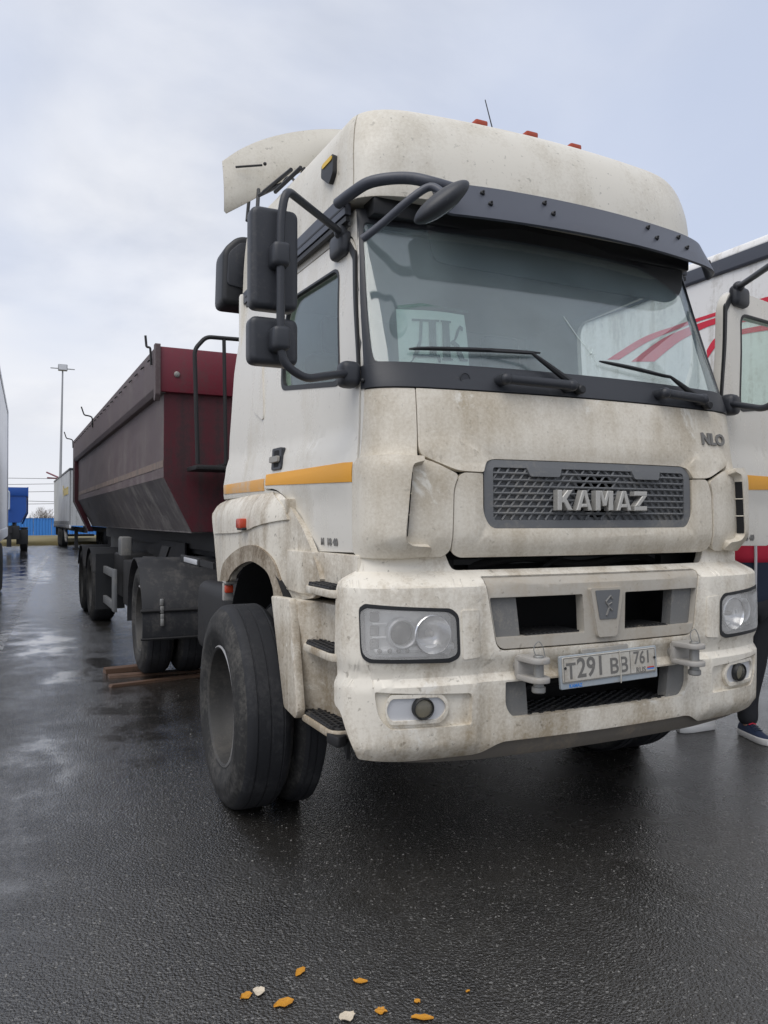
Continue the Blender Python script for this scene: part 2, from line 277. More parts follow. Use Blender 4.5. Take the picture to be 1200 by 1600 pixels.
class G:
    def __init__(s): s.bm=bmesh.new()
    def merge(s,b,M=None):
        if M is not None: b.transform(M)
        me=bpy.data.meshes.new('t'); b.to_mesh(me); b.free(); s.bm.from_mesh(me); bpy.data.meshes.remove(me); return s
    def box(s,x0,y0,z0,x1,y1,z1,bev=0,seg=2,M=None):
        b=bmesh.new(); bmesh.ops.create_cube(b,size=1)
        for v in b.verts: v.co=Vector(((x0+x1)/2+v.co.x*(x1-x0),(y0+y1)/2+v.co.y*(y1-y0),(z0+z1)/2+v.co.z*(z1-z0)))
        if bev: bmesh.ops.bevel(b,geom=b.edges[:],offset=bev,segments=seg,affect='EDGES',profile=.5,clamp_overlap=True)
        return s.merge(b,M)
    def prism(s,poly,axis,lo,hi,bev=0,seg=2,M=None):
        b=bmesh.new(); f={'y':lambda p,h:(p[0],h,p[1]),'x':lambda p,h:(h,p[0],p[1]),'z':lambda p,h:(p[0],p[1],h)}[axis]
        A=[b.verts.new(f(p,lo)) for p in poly]; B=[b.verts.new(f(p,hi)) for p in poly]; n=len(poly)
        fa=b.faces.new(A); fb=b.faces.new(B[::-1])
        for i in range(n): b.faces.new((A[i],B[i],B[(i+1)%n],A[(i+1)%n]))
        bmesh.ops.recalc_face_normals(b,faces=b.faces[:])
        if bev: bmesh.ops.bevel(b,geom=list(set(fa.edges[:]+fb.edges[:])),offset=bev,segments=seg,affect='EDGES',profile=.5,clamp_overlap=True)
        return s.merge(b,M)
    def tube(s,pts,r,n=10,closed=False,M=None):
        P=[Vector(p) for p in pts]; b=bmesh.new(); rings=[]; m=len(P); up=None
        for i in range(m):
            t=(P[(i+1)%m]-P[i-1]) if closed else (P[min(i+1,m-1)]-P[max(i-1,0)]); t.normalize()
            if up is None:
                up=Vector((0,0,1)) if abs(t.z)<.9 else Vector((1,0,0))
            a=t.cross(up).normalized(); up=a.cross(t).normalized()
            rr=r[i] if isinstance(r,(list,tuple)) else r
            rings.append([b.verts.new(P[i]+(a*math.cos(k*2*math.pi/n)+up*math.sin(k*2*math.pi/n))*rr) for k in range(n)])
        for i in range(m if closed else m-1):
            A,B=rings[i],rings[(i+1)%m]
            for k in range(n): b.faces.new((A[k],A[(k+1)%n],B[(k+1)%n],B[k]))
        if not closed: b.faces.new(rings[0][::-1]); b.faces.new(rings[-1])
        bmesh.ops.recalc_face_normals(b,faces=b.faces[:]); return s.merge(b,M)
    def lathe(s,prof,c,axis='x',n=48,M=None,closed=False,cap=True):
        """prof: (radius, offset along axis)"""
        b=bmesh.new(); rings=[]
        for r,h in prof:
            ring=[]
            for k in range(n):
                a=k*2*math.pi/n; u,v=r*math.cos(a),r*math.sin(a)
                ring.append(b.verts.new({'x':(c[0]+h,c[1]+u,c[2]+v),'y':(c[0]+u,c[1]+h,c[2]+v),'z':(c[0]+u,c[1]+v,c[2]+h)}[axis]))
            rings.append(ring)
        m=len(rings)
        for i in range(m if closed else m-1):
            A,B=rings[i],rings[(i+1)%m]
            for k in range(n): b.faces.new((A[k],A[(k+1)%n],B[(k+1)%n],B[k]))
        if not closed and cap:
            if prof[0][0]>1e-4: b.faces.new(rings[0][::-1])
            if prof[-1][0]>1e-4: b.faces.new(rings[-1])
        bmesh.ops.remove_doubles(b,verts=b.verts[:],dist=1e-5); bmesh.ops.recalc_face_normals(b,faces=b.faces[:]); return s.merge(b,M)
    def cyl(s,p0,p1,r,n=16,bev=0,M=None):
        p0,p1=Vector(p0),Vector(p1); L=(p1-p0).length; q=(p1-p0).to_track_quat('Z','Y').to_matrix().to_4x4(); q.translation=p0
        e=min(bev,r*.5,L*.4)
        pr=[(0,0),(r-e,0),(r,e),(r,L-e),(r-e,L),(0,L)] if e>0 else [(0,0),(r,0),(r,L),(0,L)]
        s.lathe(pr,(0,0,0),'z',n,q if M is None else M@q); return s
    def ball(s,c,r,sc=(1,1,1),M=None,sub=3):
        b=bmesh.new(); bmesh.ops.create_icosphere(b,subdivisions=sub,radius=r)
        for v in b.verts: v.co=Vector((c[0]+v.co.x*sc[0],c[1]+v.co.y*sc[1],c[2]+v.co.z*sc[2]))
        return s.merge(b,M)
    def mesh(s,vs,fs,M=None):
        b=bmesh.new(); V=[b.verts.new(v) for v in vs]
        for f in fs: b.faces.new([V[i] for i in f])
        return s.merge(b,M)
    def obj(s,name,mats,parent=None,ang=38,M=None,flip=False):
        if M is not None: s.bm.transform(M)
        if flip: bmesh.ops.reverse_faces(s.bm,faces=s.bm.faces[:])
        me=bpy.data.meshes.new(name); s.bm.to_mesh(me); s.bm.free(); return link(name,me,mats,parent,ang)
def smooth(pts,n=6):
    """Catmull-Rom through points"""
    P=[Vector(p) for p in pts]; out=[]
    for i in range(len(P)-1):
        a,b,c,d=P[max(i-1,0)],P[i],P[i+1],P[min(i+2,len(P)-1)]
        for k in range(n):
            t=k/n; out.append(.5*((2*b)+(c-a)*t+(2*a-5*b+4*c-d)*t*t+(3*b-a-3*c+d)*t**3))
    return out+[P[-1]]
def fillet(pts,r,n=5):
    """3D path with rounded bends"""
    P=[Vector(p) for p in pts]; out=[P[0]]
    for i in range(1,len(P)-1):
        a=P[i-1]-P[i]; b=P[i+1]-P[i]; rr=min(r,a.length*.45,b.length*.45); A=P[i]+a.normalized()*rr; B=P[i]+b.normalized()*rr
        for k in range(n+1):
            t=k/n; out.append(A*(1-t)**2+P[i]*2*t*(1-t)+B*t*t)
    return out+[P[-1]]
def panel(name,fn,outer,holes,mats,parent=None,thick=.02,du=.06,dv=.06,off=0,M=None,flip=False,ang=34,bulge=None):
    """sheet of real thickness cut to a rounded outline and laid on the surface fn(u,v)"""
    b=bmesh.new(); edges=[]
    for loop in [outer]+list(holes):
        V=[b.verts.new((u,v,0)) for u,v in loop]
        for i in range(len(V)): edges.append(b.edges.new((V[i],V[(i+1)%len(V)])))
    bmesh.ops.triangle_fill(b,use_beauty=True,use_dissolve=False,edges=edges)
    us=[p[0] for p in outer]; vs=[p[1] for p in outer]
    for lo,hi,st,no in ((min(us),max(us),du,(1,0,0)),(min(vs),max(vs),dv,(0,1,0))):
        k=math.floor(lo/st)+1
        while k*st<hi-1e-6:
            bmesh.ops.bisect_plane(b,geom=b.verts[:]+b.edges[:]+b.faces[:],dist=1e-5,plane_co=Vector(no)*k*st,plane_no=no); k+=1
    b.verts.index_update(); b.normal_update()
    for f in b.faces:
        if f.normal.z<0: f.normal_flip()
    uv=[(v.co.x,v.co.y) for v in b.verts]; faces=[[v.index for v in f.verts] for f in b.faces]
    bed=[]
    for e in b.edges:
        if len(e.link_faces)==1:
            l=[l for l in e.link_loops][0]; bed.append((l.vert.index,l.link_loop_next.vert.index))
    b.free(); n=len(uv); A=[];B=[]; h=1e-3
    for u,v in uv:
        p=fn(u,v); nn=((fn(u+h,v)-fn(u-h,v)).cross(fn(u,v+h)-fn(u,v-h))).normalized()
        o=off+(bulge(u,v) if bulge else 0)
        A.append(p+nn*o); B.append(p+nn*(o-thick))
    m=bmesh.new(); VA=[m.verts.new(p) for p in A]; VB=[m.verts.new(p) for p in B]
    multi=isinstance(mats,(list,tuple))
    for f in faces:
        m.faces.new([VA[i] for i in f]); q=m.faces.new([VB[i] for i in f[::-1]])
        if multi: q.material_index=1
    for i,j in bed:
        m.faces.new((VA[j],VA[i],VB[i],VB[j]))
    if M is not None: m.transform(M)
    if flip: bmesh.ops.reverse_faces(m,faces=m.faces[:])
    me=bpy.data.meshes.new(name); m.to_mesh(me); m.free(); return link(name,me,mats,parent,ang)
def text(name,body,size,mat,parent,M,depth=.002,bold=0,ang=0,sx=1,center=True,space=1.):
    cu=bpy.data.curves.new(name,'FONT'); cu.body=body; cu.size=size; cu.extrude=depth; cu.offset=bold; cu.resolution_u=3; cu.space_character=space
    if center: cu.align_x='CENTER'; cu.align_y='CENTER'
    t=bpy.data.objects.new('t',cu); COL.objects.link(t); dg=bpy.context.evaluated_depsgraph_get()
    me=bpy.data.meshes.new_from_object(t.evaluated_get(dg)); bpy.data.objects.remove(t)
    me.transform(M@Matrix.Diagonal((sx,1,1,1))); me.materials.clear(); return link(name,me,mat,parent,ang)
def pch(tab,z):
    """smooth lookup in a table of rows (z, a, b, c...)"""
    if z<=tab[0][0]: return tab[0][1:]
    if z>=tab[-1][0]: return tab[-1][1:]
    for i in range(len(tab)-1):
        if z<=tab[i+1][0]: break
    z0,z1=tab[i][0],tab[i+1][0]; t=(z-z0)/(z1-z0); out=[]
    for k in range(1,len(tab[0])):
        def sl(a,b): return (tab[b][k]-tab[a][k])/(tab[b][0]-tab[a][0])
        d=sl(i,i+1); m0=d if i==0 else sl(i-1,i); m1=d if i+2>=len(tab) else sl(i+1,i+2)
        g0=0 if m0*d<=0 else 2*m0*d/(m0+d); g1=0 if m1*d<=0 else 2*m1*d/(m1+d); hh=z1-z0
        out.append((2*t**3-3*t*t+1)*tab[i][k]+(t**3-2*t*t+t)*hh*g0+(-2*t**3+3*t*t)*tab[i+1][k]+(t**3-t*t)*hh*g1)
    return out
def shell(tab,taper=.055,endy=None):
    """plan outline per height: crowned front (|t|<1), rounded corner (1..2), side (>2, t-2 = metres behind the corner, or a share of it when endy is set)"""
    def fn(t,z):
        yc,k,xe,hw,ys,tp=pch(tab,z); a=abs(t); s=1 if t>=0 else -1
        if a<=1: x=a*xe; y=yc+k*x*x
        elif a<=2:
            q=a-1; ye=yc+k*xe*xe; m=2*k*xe; g=.6*(hw-xe); P=[(xe,ye),(xe+g,ye+m*g),(hw-.02*tp,ys-.55*(ys-ye)),(hw,ys)]
            w=((1-q)**3,3*q*(1-q)**2,3*q*q*(1-q),q**3); x=sum(w[i]*P[i][0] for i in range(4)); y=sum(w[i]*P[i][1] for i in range(4))
        else:
            d=(a-2)*(1 if endy is None else endy-ys); y=ys+d; x=hw+tp*d
        return Vector((s*x,y,z))
    return fn
# ------------------------------------------------------------------ setting
g=G(); g.mesh([(-600,-300,0),(600,-300,0),(600,46.5,0),(-600,46.5,0)],[(0,1,2,3)]); o=g.obj('asphalt_ground','asphalt'); tag(o,'wet dark asphalt of the lorry park',None,kind='structure')
def verge():
    g=G(); X=[-600,-120]+[-40+i*1.0 for i in range(81)]+[120,600]; prof=[(46.4,-.02),(46.5,.16),(47.2,.22),(50,.30),(54,.42),(58,.36),(64,.2),(120,.2),(900,.2)]
    vs=[];fs=[]
    for x in X:
        for y,z in prof: vs.append((x,y+.15*mnoise.noise((x*.4,y,0)),z+(.07*mnoise.noise((x*.5,y*.4,3)) if 46.5<y<60 else 0)))
    n=len(prof)
    for i in range(len(X)-1):
        for j in range(n-1): fs.append((i*n+j,(i+1)*n+j,(i+1)*n+j+1,i*n+j+1))
    g.mesh(vs,fs); return g.obj('grass_verge','dead_grass',None,60)
tag(verge(),'strip of dead yellow grass below the blue fence',None,kind='structure')
g=G()
for y0,y1 in ((6.0,31.5),):
    p0=Vector((-2.66,y0,.004)); p1=Vector((-1.62,y1,.004)); g.mesh([p0+Vector((-.06,0,0)),p0+Vector((.06,0,0)),p1+Vector((.08,0,0)),p1+Vector((-.08,0,0))],[(0,1,2,3)])
tag(g.obj('painted_line','worn_line',None,0),'worn white parking line on the wet asphalt',None,kind='structure')
# ------------------------------------------------------------------ the white tractor truck
TR=thing('tractor_truck','dirty white tractor truck with orange door stripe and driver door open','truck')
CT=[(1.29,.085,.08,.80,1.045,.28,.055),(1.33,.050,.08,.80,1.055,.27,.055),(1.42,.026,.08,.80,1.06,.27,.055),(1.66,.028,.08,.80,1.06,.27,.055),(1.73,.045,.08,.80,1.046,.29,.055),(1.78,.052,.08,.80,1.038,.30,.055),(2.01,.088,.085,.80,1.031,.305,.055),(2.12,.13,.09,.79,1.026,.32,.055),(2.4,.232,.10,.78,1.006,.395,.055),(2.8,.375,.11,.76,.973,.49,.055),(2.95,.43,.11,.75,.968,.53,.05)]
cab=shell(CT)
XE=.80
def side_bulge(u,v):
    # pressed crease of the door and rear panel
    b=0
    if abs(u)>2: b=.017*(1/(1+math.exp((v-1.815)/.006)))*(1/(1+math.exp(-(v-1.60)/.02)))*min(1,(abs(u)-2)/.06)
    return b
def arch(c,r,a0,a1,n=10): return [(c[0]+r*math.cos(R(a0+(a1-a0)*i/n)),c[1]+r*math.sin(R(a0+(a1-a0)*i/n))) for i in range(n+1)]
# door outline on the left side, (t,z) with t=-(2+metres behind the corner)
def D(d,z): return (-(2+d),z)
DOOR=rp([D(.012,1.335),D(.50,1.325),D(.60,1.40),D(.76,1.56),D(.92,1.632),D(1.10,1.638),D(1.07,2.30),D(.93,2.755),D(.08,2.765),D(.006,2.66),D(.006,2.0)],[.01,.03,.1,.12,.08,.02,.3,.10,.09,.2,.2])
DHOLE=rp([D(-.002,1.325),D(.505,1.314),D(.607,1.395),D(.765,1.551),D(.922,1.622),D(1.11,1.63),D(1.08,2.305),D(.94,2.766),D(.075,2.776),D(-.003,2.665),D(-.003,2.0)],[.01,.03,.1,.12,.08,.02,.3,.10,.09,.2,.2])
WIN=rp([D(.215,2.075),D(.93,2.165),D(.905,2.42),D(.82,2.64),D(.19,2.625)],[.05,.06,.2,.10,.07])
def mirror_t(poly): return [(-u,v) for u,v in poly][::-1]
# cab side skin with the door hole, both sides
SIDE=[D(-.10,1.95),D(-.02,1.70),D(-.02,1.30),D(.52,1.30),D(.62,1.38),D(.77,1.535),D(.93,1.605),D(1.9,1.60),D(1.88,2.0),D(1.80,2.40),D(1.62,2.86),D(-.02,2.86),D(-.10,2.74)]
panel('cab_side',cab,SIDE,[DHOLE],['paint_door','interior_pale'],TR,.03,.08,.06,bulge=side_bulge)
panel('cab_side',cab,mirror_t(SIDE),[mirror_t(DHOLE)],['paint_door','interior_pale'],TR,.03,.08,.06,bulge=side_bulge)
# pressed panel behind the door
for s in (1,-1):
    q=rp([D(1.22,2.02),D(1.40,2.10),D(1.42,2.45),D(1.25,2.5)],.05)
    panel('pressed_panel',cab,q if s>0 else mirror_t(q),[],'paint_door',TR,.012,.08,.08,off=.007)
# doors
def door(parent,M=None,flip=False,rear=True):
    d=panel('door',cab,DOOR,[WIN],['paint_door','interior'],parent,.05,.06,.05,off=.004,M=M,flip=flip,bulge=side_bulge)
    w=rp([D(.203,2.062),D(.942,2.155),D(.917,2.42),D(.83,2.65),D(.178,2.637)],[.05,.06,.2,.10,.07])
    gin=rp([D(.216,2.088),D(.918,2.176),D(.90,2.42),D(.818,2.638),D(.190,2.625)],[.05,.06,.2,.10,.07])
    panel('window_seal',cab,w,[gin],'plastic_black',d,.02,.1,.1,off=.007,M=M,flip=flip)
    panel('window_glass',cab,w,[],'glass_side',d,.004,.1,.1,off=-.016,M=M,flip=flip)
    panel('stripe',cab,[D(.03,1.628),D(1.085,1.655),D(1.085,1.708),D(.03,1.708)],[],'orange',d,.002,.1,.02,off=.0065,M=M,flip=flip,bulge=side_bulge)
    # weatherstrip down the front edge
    panel('weatherstrip',cab,rp([D(.004,2.10),D(.016,2.10),D(.028,2.62),D(.10,2.725),D(.20,2.735),D(.20,2.755),D(.085,2.752),D(.006,2.65)],.01),[],'plastic_black',d,.014,.1,.05,off=.012,M=M,flip=flip)
    # handle: frame, cup and pull bar
    hb=panel('handle',cab,rrect(-(2+.99),1.725,-(2+.85),1.845,.015),[],'plastic_dark',d,.022,.1,.1,off=.032,M=M,flip=flip)
    panel('handle_cup',cab,rrect(-(2+.955),1.738,-(2+.885),1.832,.012),[],'hole_black',hb,.003,.1,.1,off=.0335,M=M,flip=flip)
    panel('pull_bar',cab,rrect(-(2+.985),1.762,-(2+.86),1.80,.012),[],'trim_grey',hb,.014,.1,.1,off=.05,M=M,flip=flip)
    return d
dl=door(TR)
HX,HY=1.035,.30; ANG=R(-74)
MO=Matrix.Translation((HX,HY,0))@Matrix.Rotation(ANG,4,'Z')@Matrix.Translation((-HX,-HY,0))@Matrix.Diagonal((-1,1,1,1))
dr=door(TR,MO,True); dr['label']='driver door standing open'
def on_side(d,z,off,fn=cab):
    p=fn(-(2+d),z); return Vector((p.x-off,p.y,p.z))
# M 1840 lettering
p=on_side(.27,1.372,.0055); ML=Matrix.Translation(p)@Matrix(((0,0,-1,0),(-1,0,0,0),(0,1,0,0),(0,0,0,1)))@Matrix.Rotation(R(0),4,'Z')
tilt=Matrix.Rotation(math.atan(.055),4,'Z')
ML=Matrix.Translation(p)@tilt@Matrix(((0,0,-1,0),(-1,0,0,0),(0,1,0,0),(0,0,0,1)))
text('lettering','M',.045,'letter_grey',dl,ML@Matrix.Translation((-.085,0,0)),.002,.0012,sx=1.0); text('lettering','18 40',.045,'letter_grey',dl,ML@Matrix.Translation((.022,0,0)),.002,.0012,sx=1.15)
MR=MO@Matrix.Translation(p)@tilt@Matrix(((0,0,-1,0),(1,0,0,0),(0,1,0,0),(0,0,0,1)))
text('lettering','M',.045,'letter_grey',dr,MR@Matrix.Translation((-.105,0,0)),.002,.0012); text('lettering','18 40',.045,'letter_grey',dr,MR@Matrix.Translation((.002,0,0)),.002,.0012,sx=1.15)
for sgn in (1,-1):
    q=[D(1.12,1.628),D(1.88,1.632),D(1.88,1.685),D(1.12,1.690)]
    panel('stripe',cab,q if sgn>0 else mirror_t(q),[],'orange_faded',TR,.002,.1,.02,off=.003,bulge=side_bulge)
# front corner skin above the air deflector and below the pillar
def T(x): return x/XE
HOOD=rp([(T(-.905),2.012),(T(-.905)-.02,1.74),(T(-.80),1.712),(T(-.70),1.672),(T(-.585),1.668),(T(-.565),1.715),(T(-.53),1.728),(T(.53),1.728),(T(.565),1.715),(T(.585),1.668),(T(.70),1.672),(T(.80),1.712),(T(.905)+.02,1.74),(T(.905),2.012)],[.01,.05,.02,.04,.01,.02,.02,.02,.02,.01,.04,.02,.05,.01])
def hood_bulge(u,v):
    # pressed lip round the grille opening and the soft crease along the lower edge
    x=u*XE; d=max(abs(x)-.53,v-1.728,0); b=-.012*math.exp(-(d/.03)**2)
    return b+.008*math.exp(-((v-1.755)/.02)**2)*(1 if abs(x)>.6 else 0)
panel('bonnet_flap',cab,HOOD,[],['paint_front','hole_black'],TR,.03,.06,.045,bulge=hood_bulge)
LOW=rp([(T(-.725),1.335),(T(-.718),1.60),(T(-.688),1.665),(T(-.585),1.664),(T(-.585),1.50),(T(-.55),1.435),(T(.55),1.435),(T(.585),1.50),(T(.585),1.664),(T(.688),1.665),(T(.718),1.60),(T(.725),1.335),(T(.68),1.315),(T(-.68),1.315)],[.03,.06,.03,.01,.03,.04,.04,.03,.01,.03,.06,.03,.02,.02])
def low_bulge(u,v):
    x=abs(u*XE); d=max(x-.57,1.435-v,0); return -.012*math.exp(-(d/.025)**2)
panel('grille_panel',cab,LOW,[],['paint_front','hole_black'],TR,.04,.06,.04,bulge=low_bulge)
for s in (1,-1):
    def m(q): return q if s<0 else mirror_t(q)
    # skin between bonnet flap and door
    panel('corner_skin',cab,m(rp([(-1.138,2.012),(-1.160,1.735),(-1.12,1.70),(-1.99,1.70),(-1.985,2.012)],[.01,.01,.01,.01,.01])),[],['paint_front','hole_black'],TR,.03,.08,.05,off=-.002)
    # air deflector: recessed flap and raised outer lip with the vent between
    q=rp([(T(-.731),1.345),(T(-.723),1.60),(T(-.700),1.655),(T(-.80),1.702),(-1.15,1.722),(-1.985,1.722),(-2.02,1.70),(-2.02,1.335),(-1.9,1.322),(T(-.76),1.322)],[.02,.05,.02,.03,.03,.02,.02,.02,.03,.02])
    fl=panel('air_deflector',cab,m(q),[],['paint_front','hole_black'],TR,.03,.05,.04,off=.006)
    lip=rp([(-1.30,1.40),(-1.235,1.68),(-1.12,1.692),(-1.12,1.712),(-1.985,1.722),(-2.025,1.70),(-2.025,1.335),(-1.98,1.32),(-1.30,1.322),(-1.05,1.328),(-1.05,1.372),(-1.24,1.378)],[.03,.03,.006,.008,.02,.02,.02,.02,.02,.02,.02,.03])
    panel('deflector_lip',cab,m(lip),[],['paint_front','hole_black'],fl,.044,.04,.03,off=.05,bulge=lambda u,v:-.036*(1-(1-(1-min(1,max(0,(v-1.33)/.075)))**1.5)*(1-min(1,max(0,(abs(u)-1.45)/.5)))))
    # the vent opens in the inner wall of the lip
    def wl(z,o,e):
        tt=1.245+.05*(1.67-z)/.27-e; p=cab(s*tt,z); n=((cab(s*tt+.001,z)-cab(s*tt-.001,z)).cross(Vector((0,0,1)))).normalized(); return p+n*o
    zz=[1.405+.255*i/8 for i in range(9)]; g=G(); g.mesh([wl(z,.010,.014) for z in zz]+[wl(z,.046,.014) for z in zz],[(i,i+1,i+10,i+9) for i in range(8)]); g.obj('vent','hole_black',fl)
    for z in (1.49,1.575): g=G(); g.tube([wl(z,.008,.018),wl(z,.047,.018)],.003,6); g.obj('vent_bar','paint_front',fl)
# dark fill behind the front skin (so the gaps look into dark)
g=G(); g.box(-.95,.22,1.30,.95,.30,2.0); g.obj('dark_fill','hole_black',TR)
# grille
GR=panel('grille',cab,rrect(T(-.578),1.436,T(.578),1.726,.035),[rrect(T(-.535),1.470,T(.535),1.695,.02)],['grille_grey','hole_black'],TR,.05,.06,.06,off=-.014)
panel('grille_back',cab,rrect(T(-.54),1.46,T(.54),1.70,.01),[[(.115*math.cos(k*.314)/XE,1.585+.105*math.sin(k*.314)) for k in range(20)]],'grille_grey',GR,.01,.06,.06,off=-.034)
g=G()
zs=[1.470+.225*i/8 for i in range(9)]
def fr(x,z,o): p=cab(T(x),z); return Vector((p.x,p.y-o,p.z))
for z in zs[1:-1]:
    pts=[fr(-.535+1.07*i/24,z,-.022) for i in range(25)]
    g.tube(pts,.0062,4)
for i in range(8):
    for k in range(25):
        x=-.52+.0425*k+(.021 if i%2 else 0)
        sl=.010 if x<0 else -.010
        if abs(x)<.12: sl=0.012*(1 if (k+i)%2 else -1)
        if abs(x)<.524: g.tube([fr(x-sl,zs[i],-.024),fr(x+sl,zs[i+1],-.024)],.0060,4)
g.obj('grille_mesh','grille_grey',GR,0)
for x in (-.285,.285):
    panel('grille_catch',cab,rp([(T(x-.09),1.70),(T(x-.075),1.655),(T(x+.075),1.655),(T(x+.09),1.70)],.012),[],'grille_grey',GR,.03,.1,.1,off=-.008)
g=G()
for x in (-.285,.285): g.cyl(fr(x-.035,1.665,.004),fr(x-.035,1.665,.012),.01,10); g.box(x-.02,fr(x,1.69,0).y-.012,1.688,x+.03,fr(x,1.69,0).y,1.70)
g.bm.free()
# KAMAZ lettering, cut letter by letter
def letters(parent):
    H=.088; z0=1.511; wl={'K':.078,'A':.086,'M':.097,'Z':.074}
    shp={'K':[[(0,0),(0,1),(.3,1),(.3,0)],[(.3,.38),(.3,.66),(.66,1),(1.02,1),(.62,.56),(1.04,0),(.68,0),(.42,.36)]],
     'A':[[(0,0),(.36,1),(.52,1),(.52,.80),(.25,0)],[(.48,1),(.64,1),(1,0),(.75,0),(.48,.80)],[(.28,.16),(.34,.34),(.66,.34),(.72,.16)]],
     'M':[[(0,0),(0,1),(.27,1),(.27,0)],[(.73,0),(.73,1),(1,1),(1,0)],[(.2,1),(.36,1),(.5,.58),(.64,1),(.8,1),(.6,.22),(.4,.22)]],
     'Z':[[(0,1),(1,1),(1,.76),(0,.76)],[(0,.24),(1,.24),(1,0),(0,0)],[(.62,.78),(1,.78),(.38,.22),(0,.22)]]}
    x=-.245
    for ch in 'KAMAZ':
        w=wl[ch]; y=fr(x+w/2,1.55,.0).y
        for i,poly in enumerate(shp[ch]):
            g=G() if i==0 else g
            g.prism([(x+a*w,z0+b*H) for a,b in poly],'y',y-.022-.0004*i,y+.014,.003,1)
        g.obj('letter',['letter_metal'],parent,30); x+=w+.0195
letters(GR)
# NLO lettering
p=fr(.775,1.865,.003); 
MN=Matrix.Translation(p)@Matrix.Rotation(math.atan(.13),4,'Z')@Matrix.Rotation(R(90-8),4,'X')
text('lettering','NLO',.078,'letter_grey',TR,MN,.004,.003,sx=1.12)
# ---------------- cowl, pillars, windscreen
COWL=rp([(-1.985,2.016),(1.985,2.016),(1.965,2.115),(1.2,2.12),(-1.2,2.12),(-1.965,2.115)],.01)
CW=panel('cowl',cab,COWL,[],['plastic_dark','hole_black'],TR,.02,.08,.06,off=.004)
PIL=rp([(-1.99,2.016),(1.99,2.016),(1.985,2.4),(1.985,2.86),(-1.985,2.86),(-1.985,2.4)],.02)
GL=rp([(-1.70,2.128),(1.70,2.128),(1.72,2.4),(1.72,2.79),(-1.72,2.79),(-1.72,2.4)],[.12,.12,.1,.1,.1,.1])
panel('windscreen_frame',cab,PIL,[GL],['plastic_dark','interior'],TR,.04,.08,.06,off=0)
GLO=rp([(-1.73,2.115),(1.73,2.115),(1.75,2.4),(1.75,2.80),(-1.75,2.80),(-1.75,2.4)],[.1,.1,.1,.1,.1,.1])
WS=panel('windscreen',cab,GLO,[],'glass_windscreen',TR,.005,.08,.06,off=-.008)
# star crack in the glass
g=G(); c0=(.08,2.245)
def ws(x,z,o=0):
    p=cab(T(x),z); return Vector((p.x,p.y-o,p.z))
g.tube([ws(-.03,2.42,-.005),ws(.02,2.33,-.005),ws(*c0,-.005)],.0014,4); g.ball(ws(*c0,-.005),.006,sub=1)
for a in range(7): g.tube([ws(*c0,-.005),ws(c0[0]+.03*math.cos(a*.9),c0[1]+.03*math.sin(a*.9),-.005)],.0008,4)
g.tube([ws(*c0,-.005),ws(.10,2.20,-.005),ws(.105,2.16,-.005)],.0009,4)
g.obj('crack','paper',WS)
g=G()
g.bm.free()
for x in (-.63,.63): g=G(); g.lathe([(.024,-.003),(.024,-.008),(.021,-.008),(.021,-.006),(.0,-.006)],fr(x,2.066,.0),'y',24); g.obj('cowl_plug','plastic_dark',CW)
for s in (1,-1): p=cab(-s*1.93,2.05); g=G(); g.ball((p.x+.006*-s,p.y-.012,p.z),.010,sub=2); g.obj('cowl_bolt','plastic_black',CW)
# grab handles on the cowl
for x0,x1 in ((-.47,-.14),(.42,.69)):
    g=G(); a=fr(x0,2.066,.06); b=fr(x1,2.058,.06); g.tube([fr(x0,2.066,0),a,a+(b-a)*.08,a+(b-a)*.92,b,fr(x1,2.058,0)],[.024,.026,.021,.021,.026,.024],10); g.ball(a,.027,sub=2); g.ball(b,.027,sub=2)
    g.obj('grab_handle','plastic_dark',TR)
# wipers
def wiper(piv,elb,b0,b1):
    w=G(); P0=fr(*piv,.03); E0=fr(*elb,.045); w.tube([P0,P0+(E0-P0)*.35,P0+(E0-P0)*.8,E0],[.020,.016,.011,.007],8); w.cyl(fr(*piv,-.01),fr(*piv,.05),.020,14,.005)
    B0,B1=fr(*b0,.022),fr(*b1,.022); mid=(B0+B1)/2; w.tube([E0,E0+(mid-E0)*.5,mid],[.007,.006,.006],6)
    ob=w.obj('wiper','plastic_black',TR)
    k=G(); n=14; pts=[fr(b0[0]+(b1[0]-b0[0])*i/n,b0[1]+(b1[1]-b0[1])*i/n,.010+.008*math.sin(math.pi*i/n)) for i in range(n+1)]; k.tube(pts,[.004+.006*math.sin(math.pi*i/n)**.5 for i in range(n+1)],6); k.obj('wiper_blade','plastic_black',ob)
wiper((.0-.075,2.048),(-.30,2.20),(-.93,2.185),(-.23,2.215))
wiper((.745,2.035),(.52,2.16),(.105,2.205),(.56,2.165))
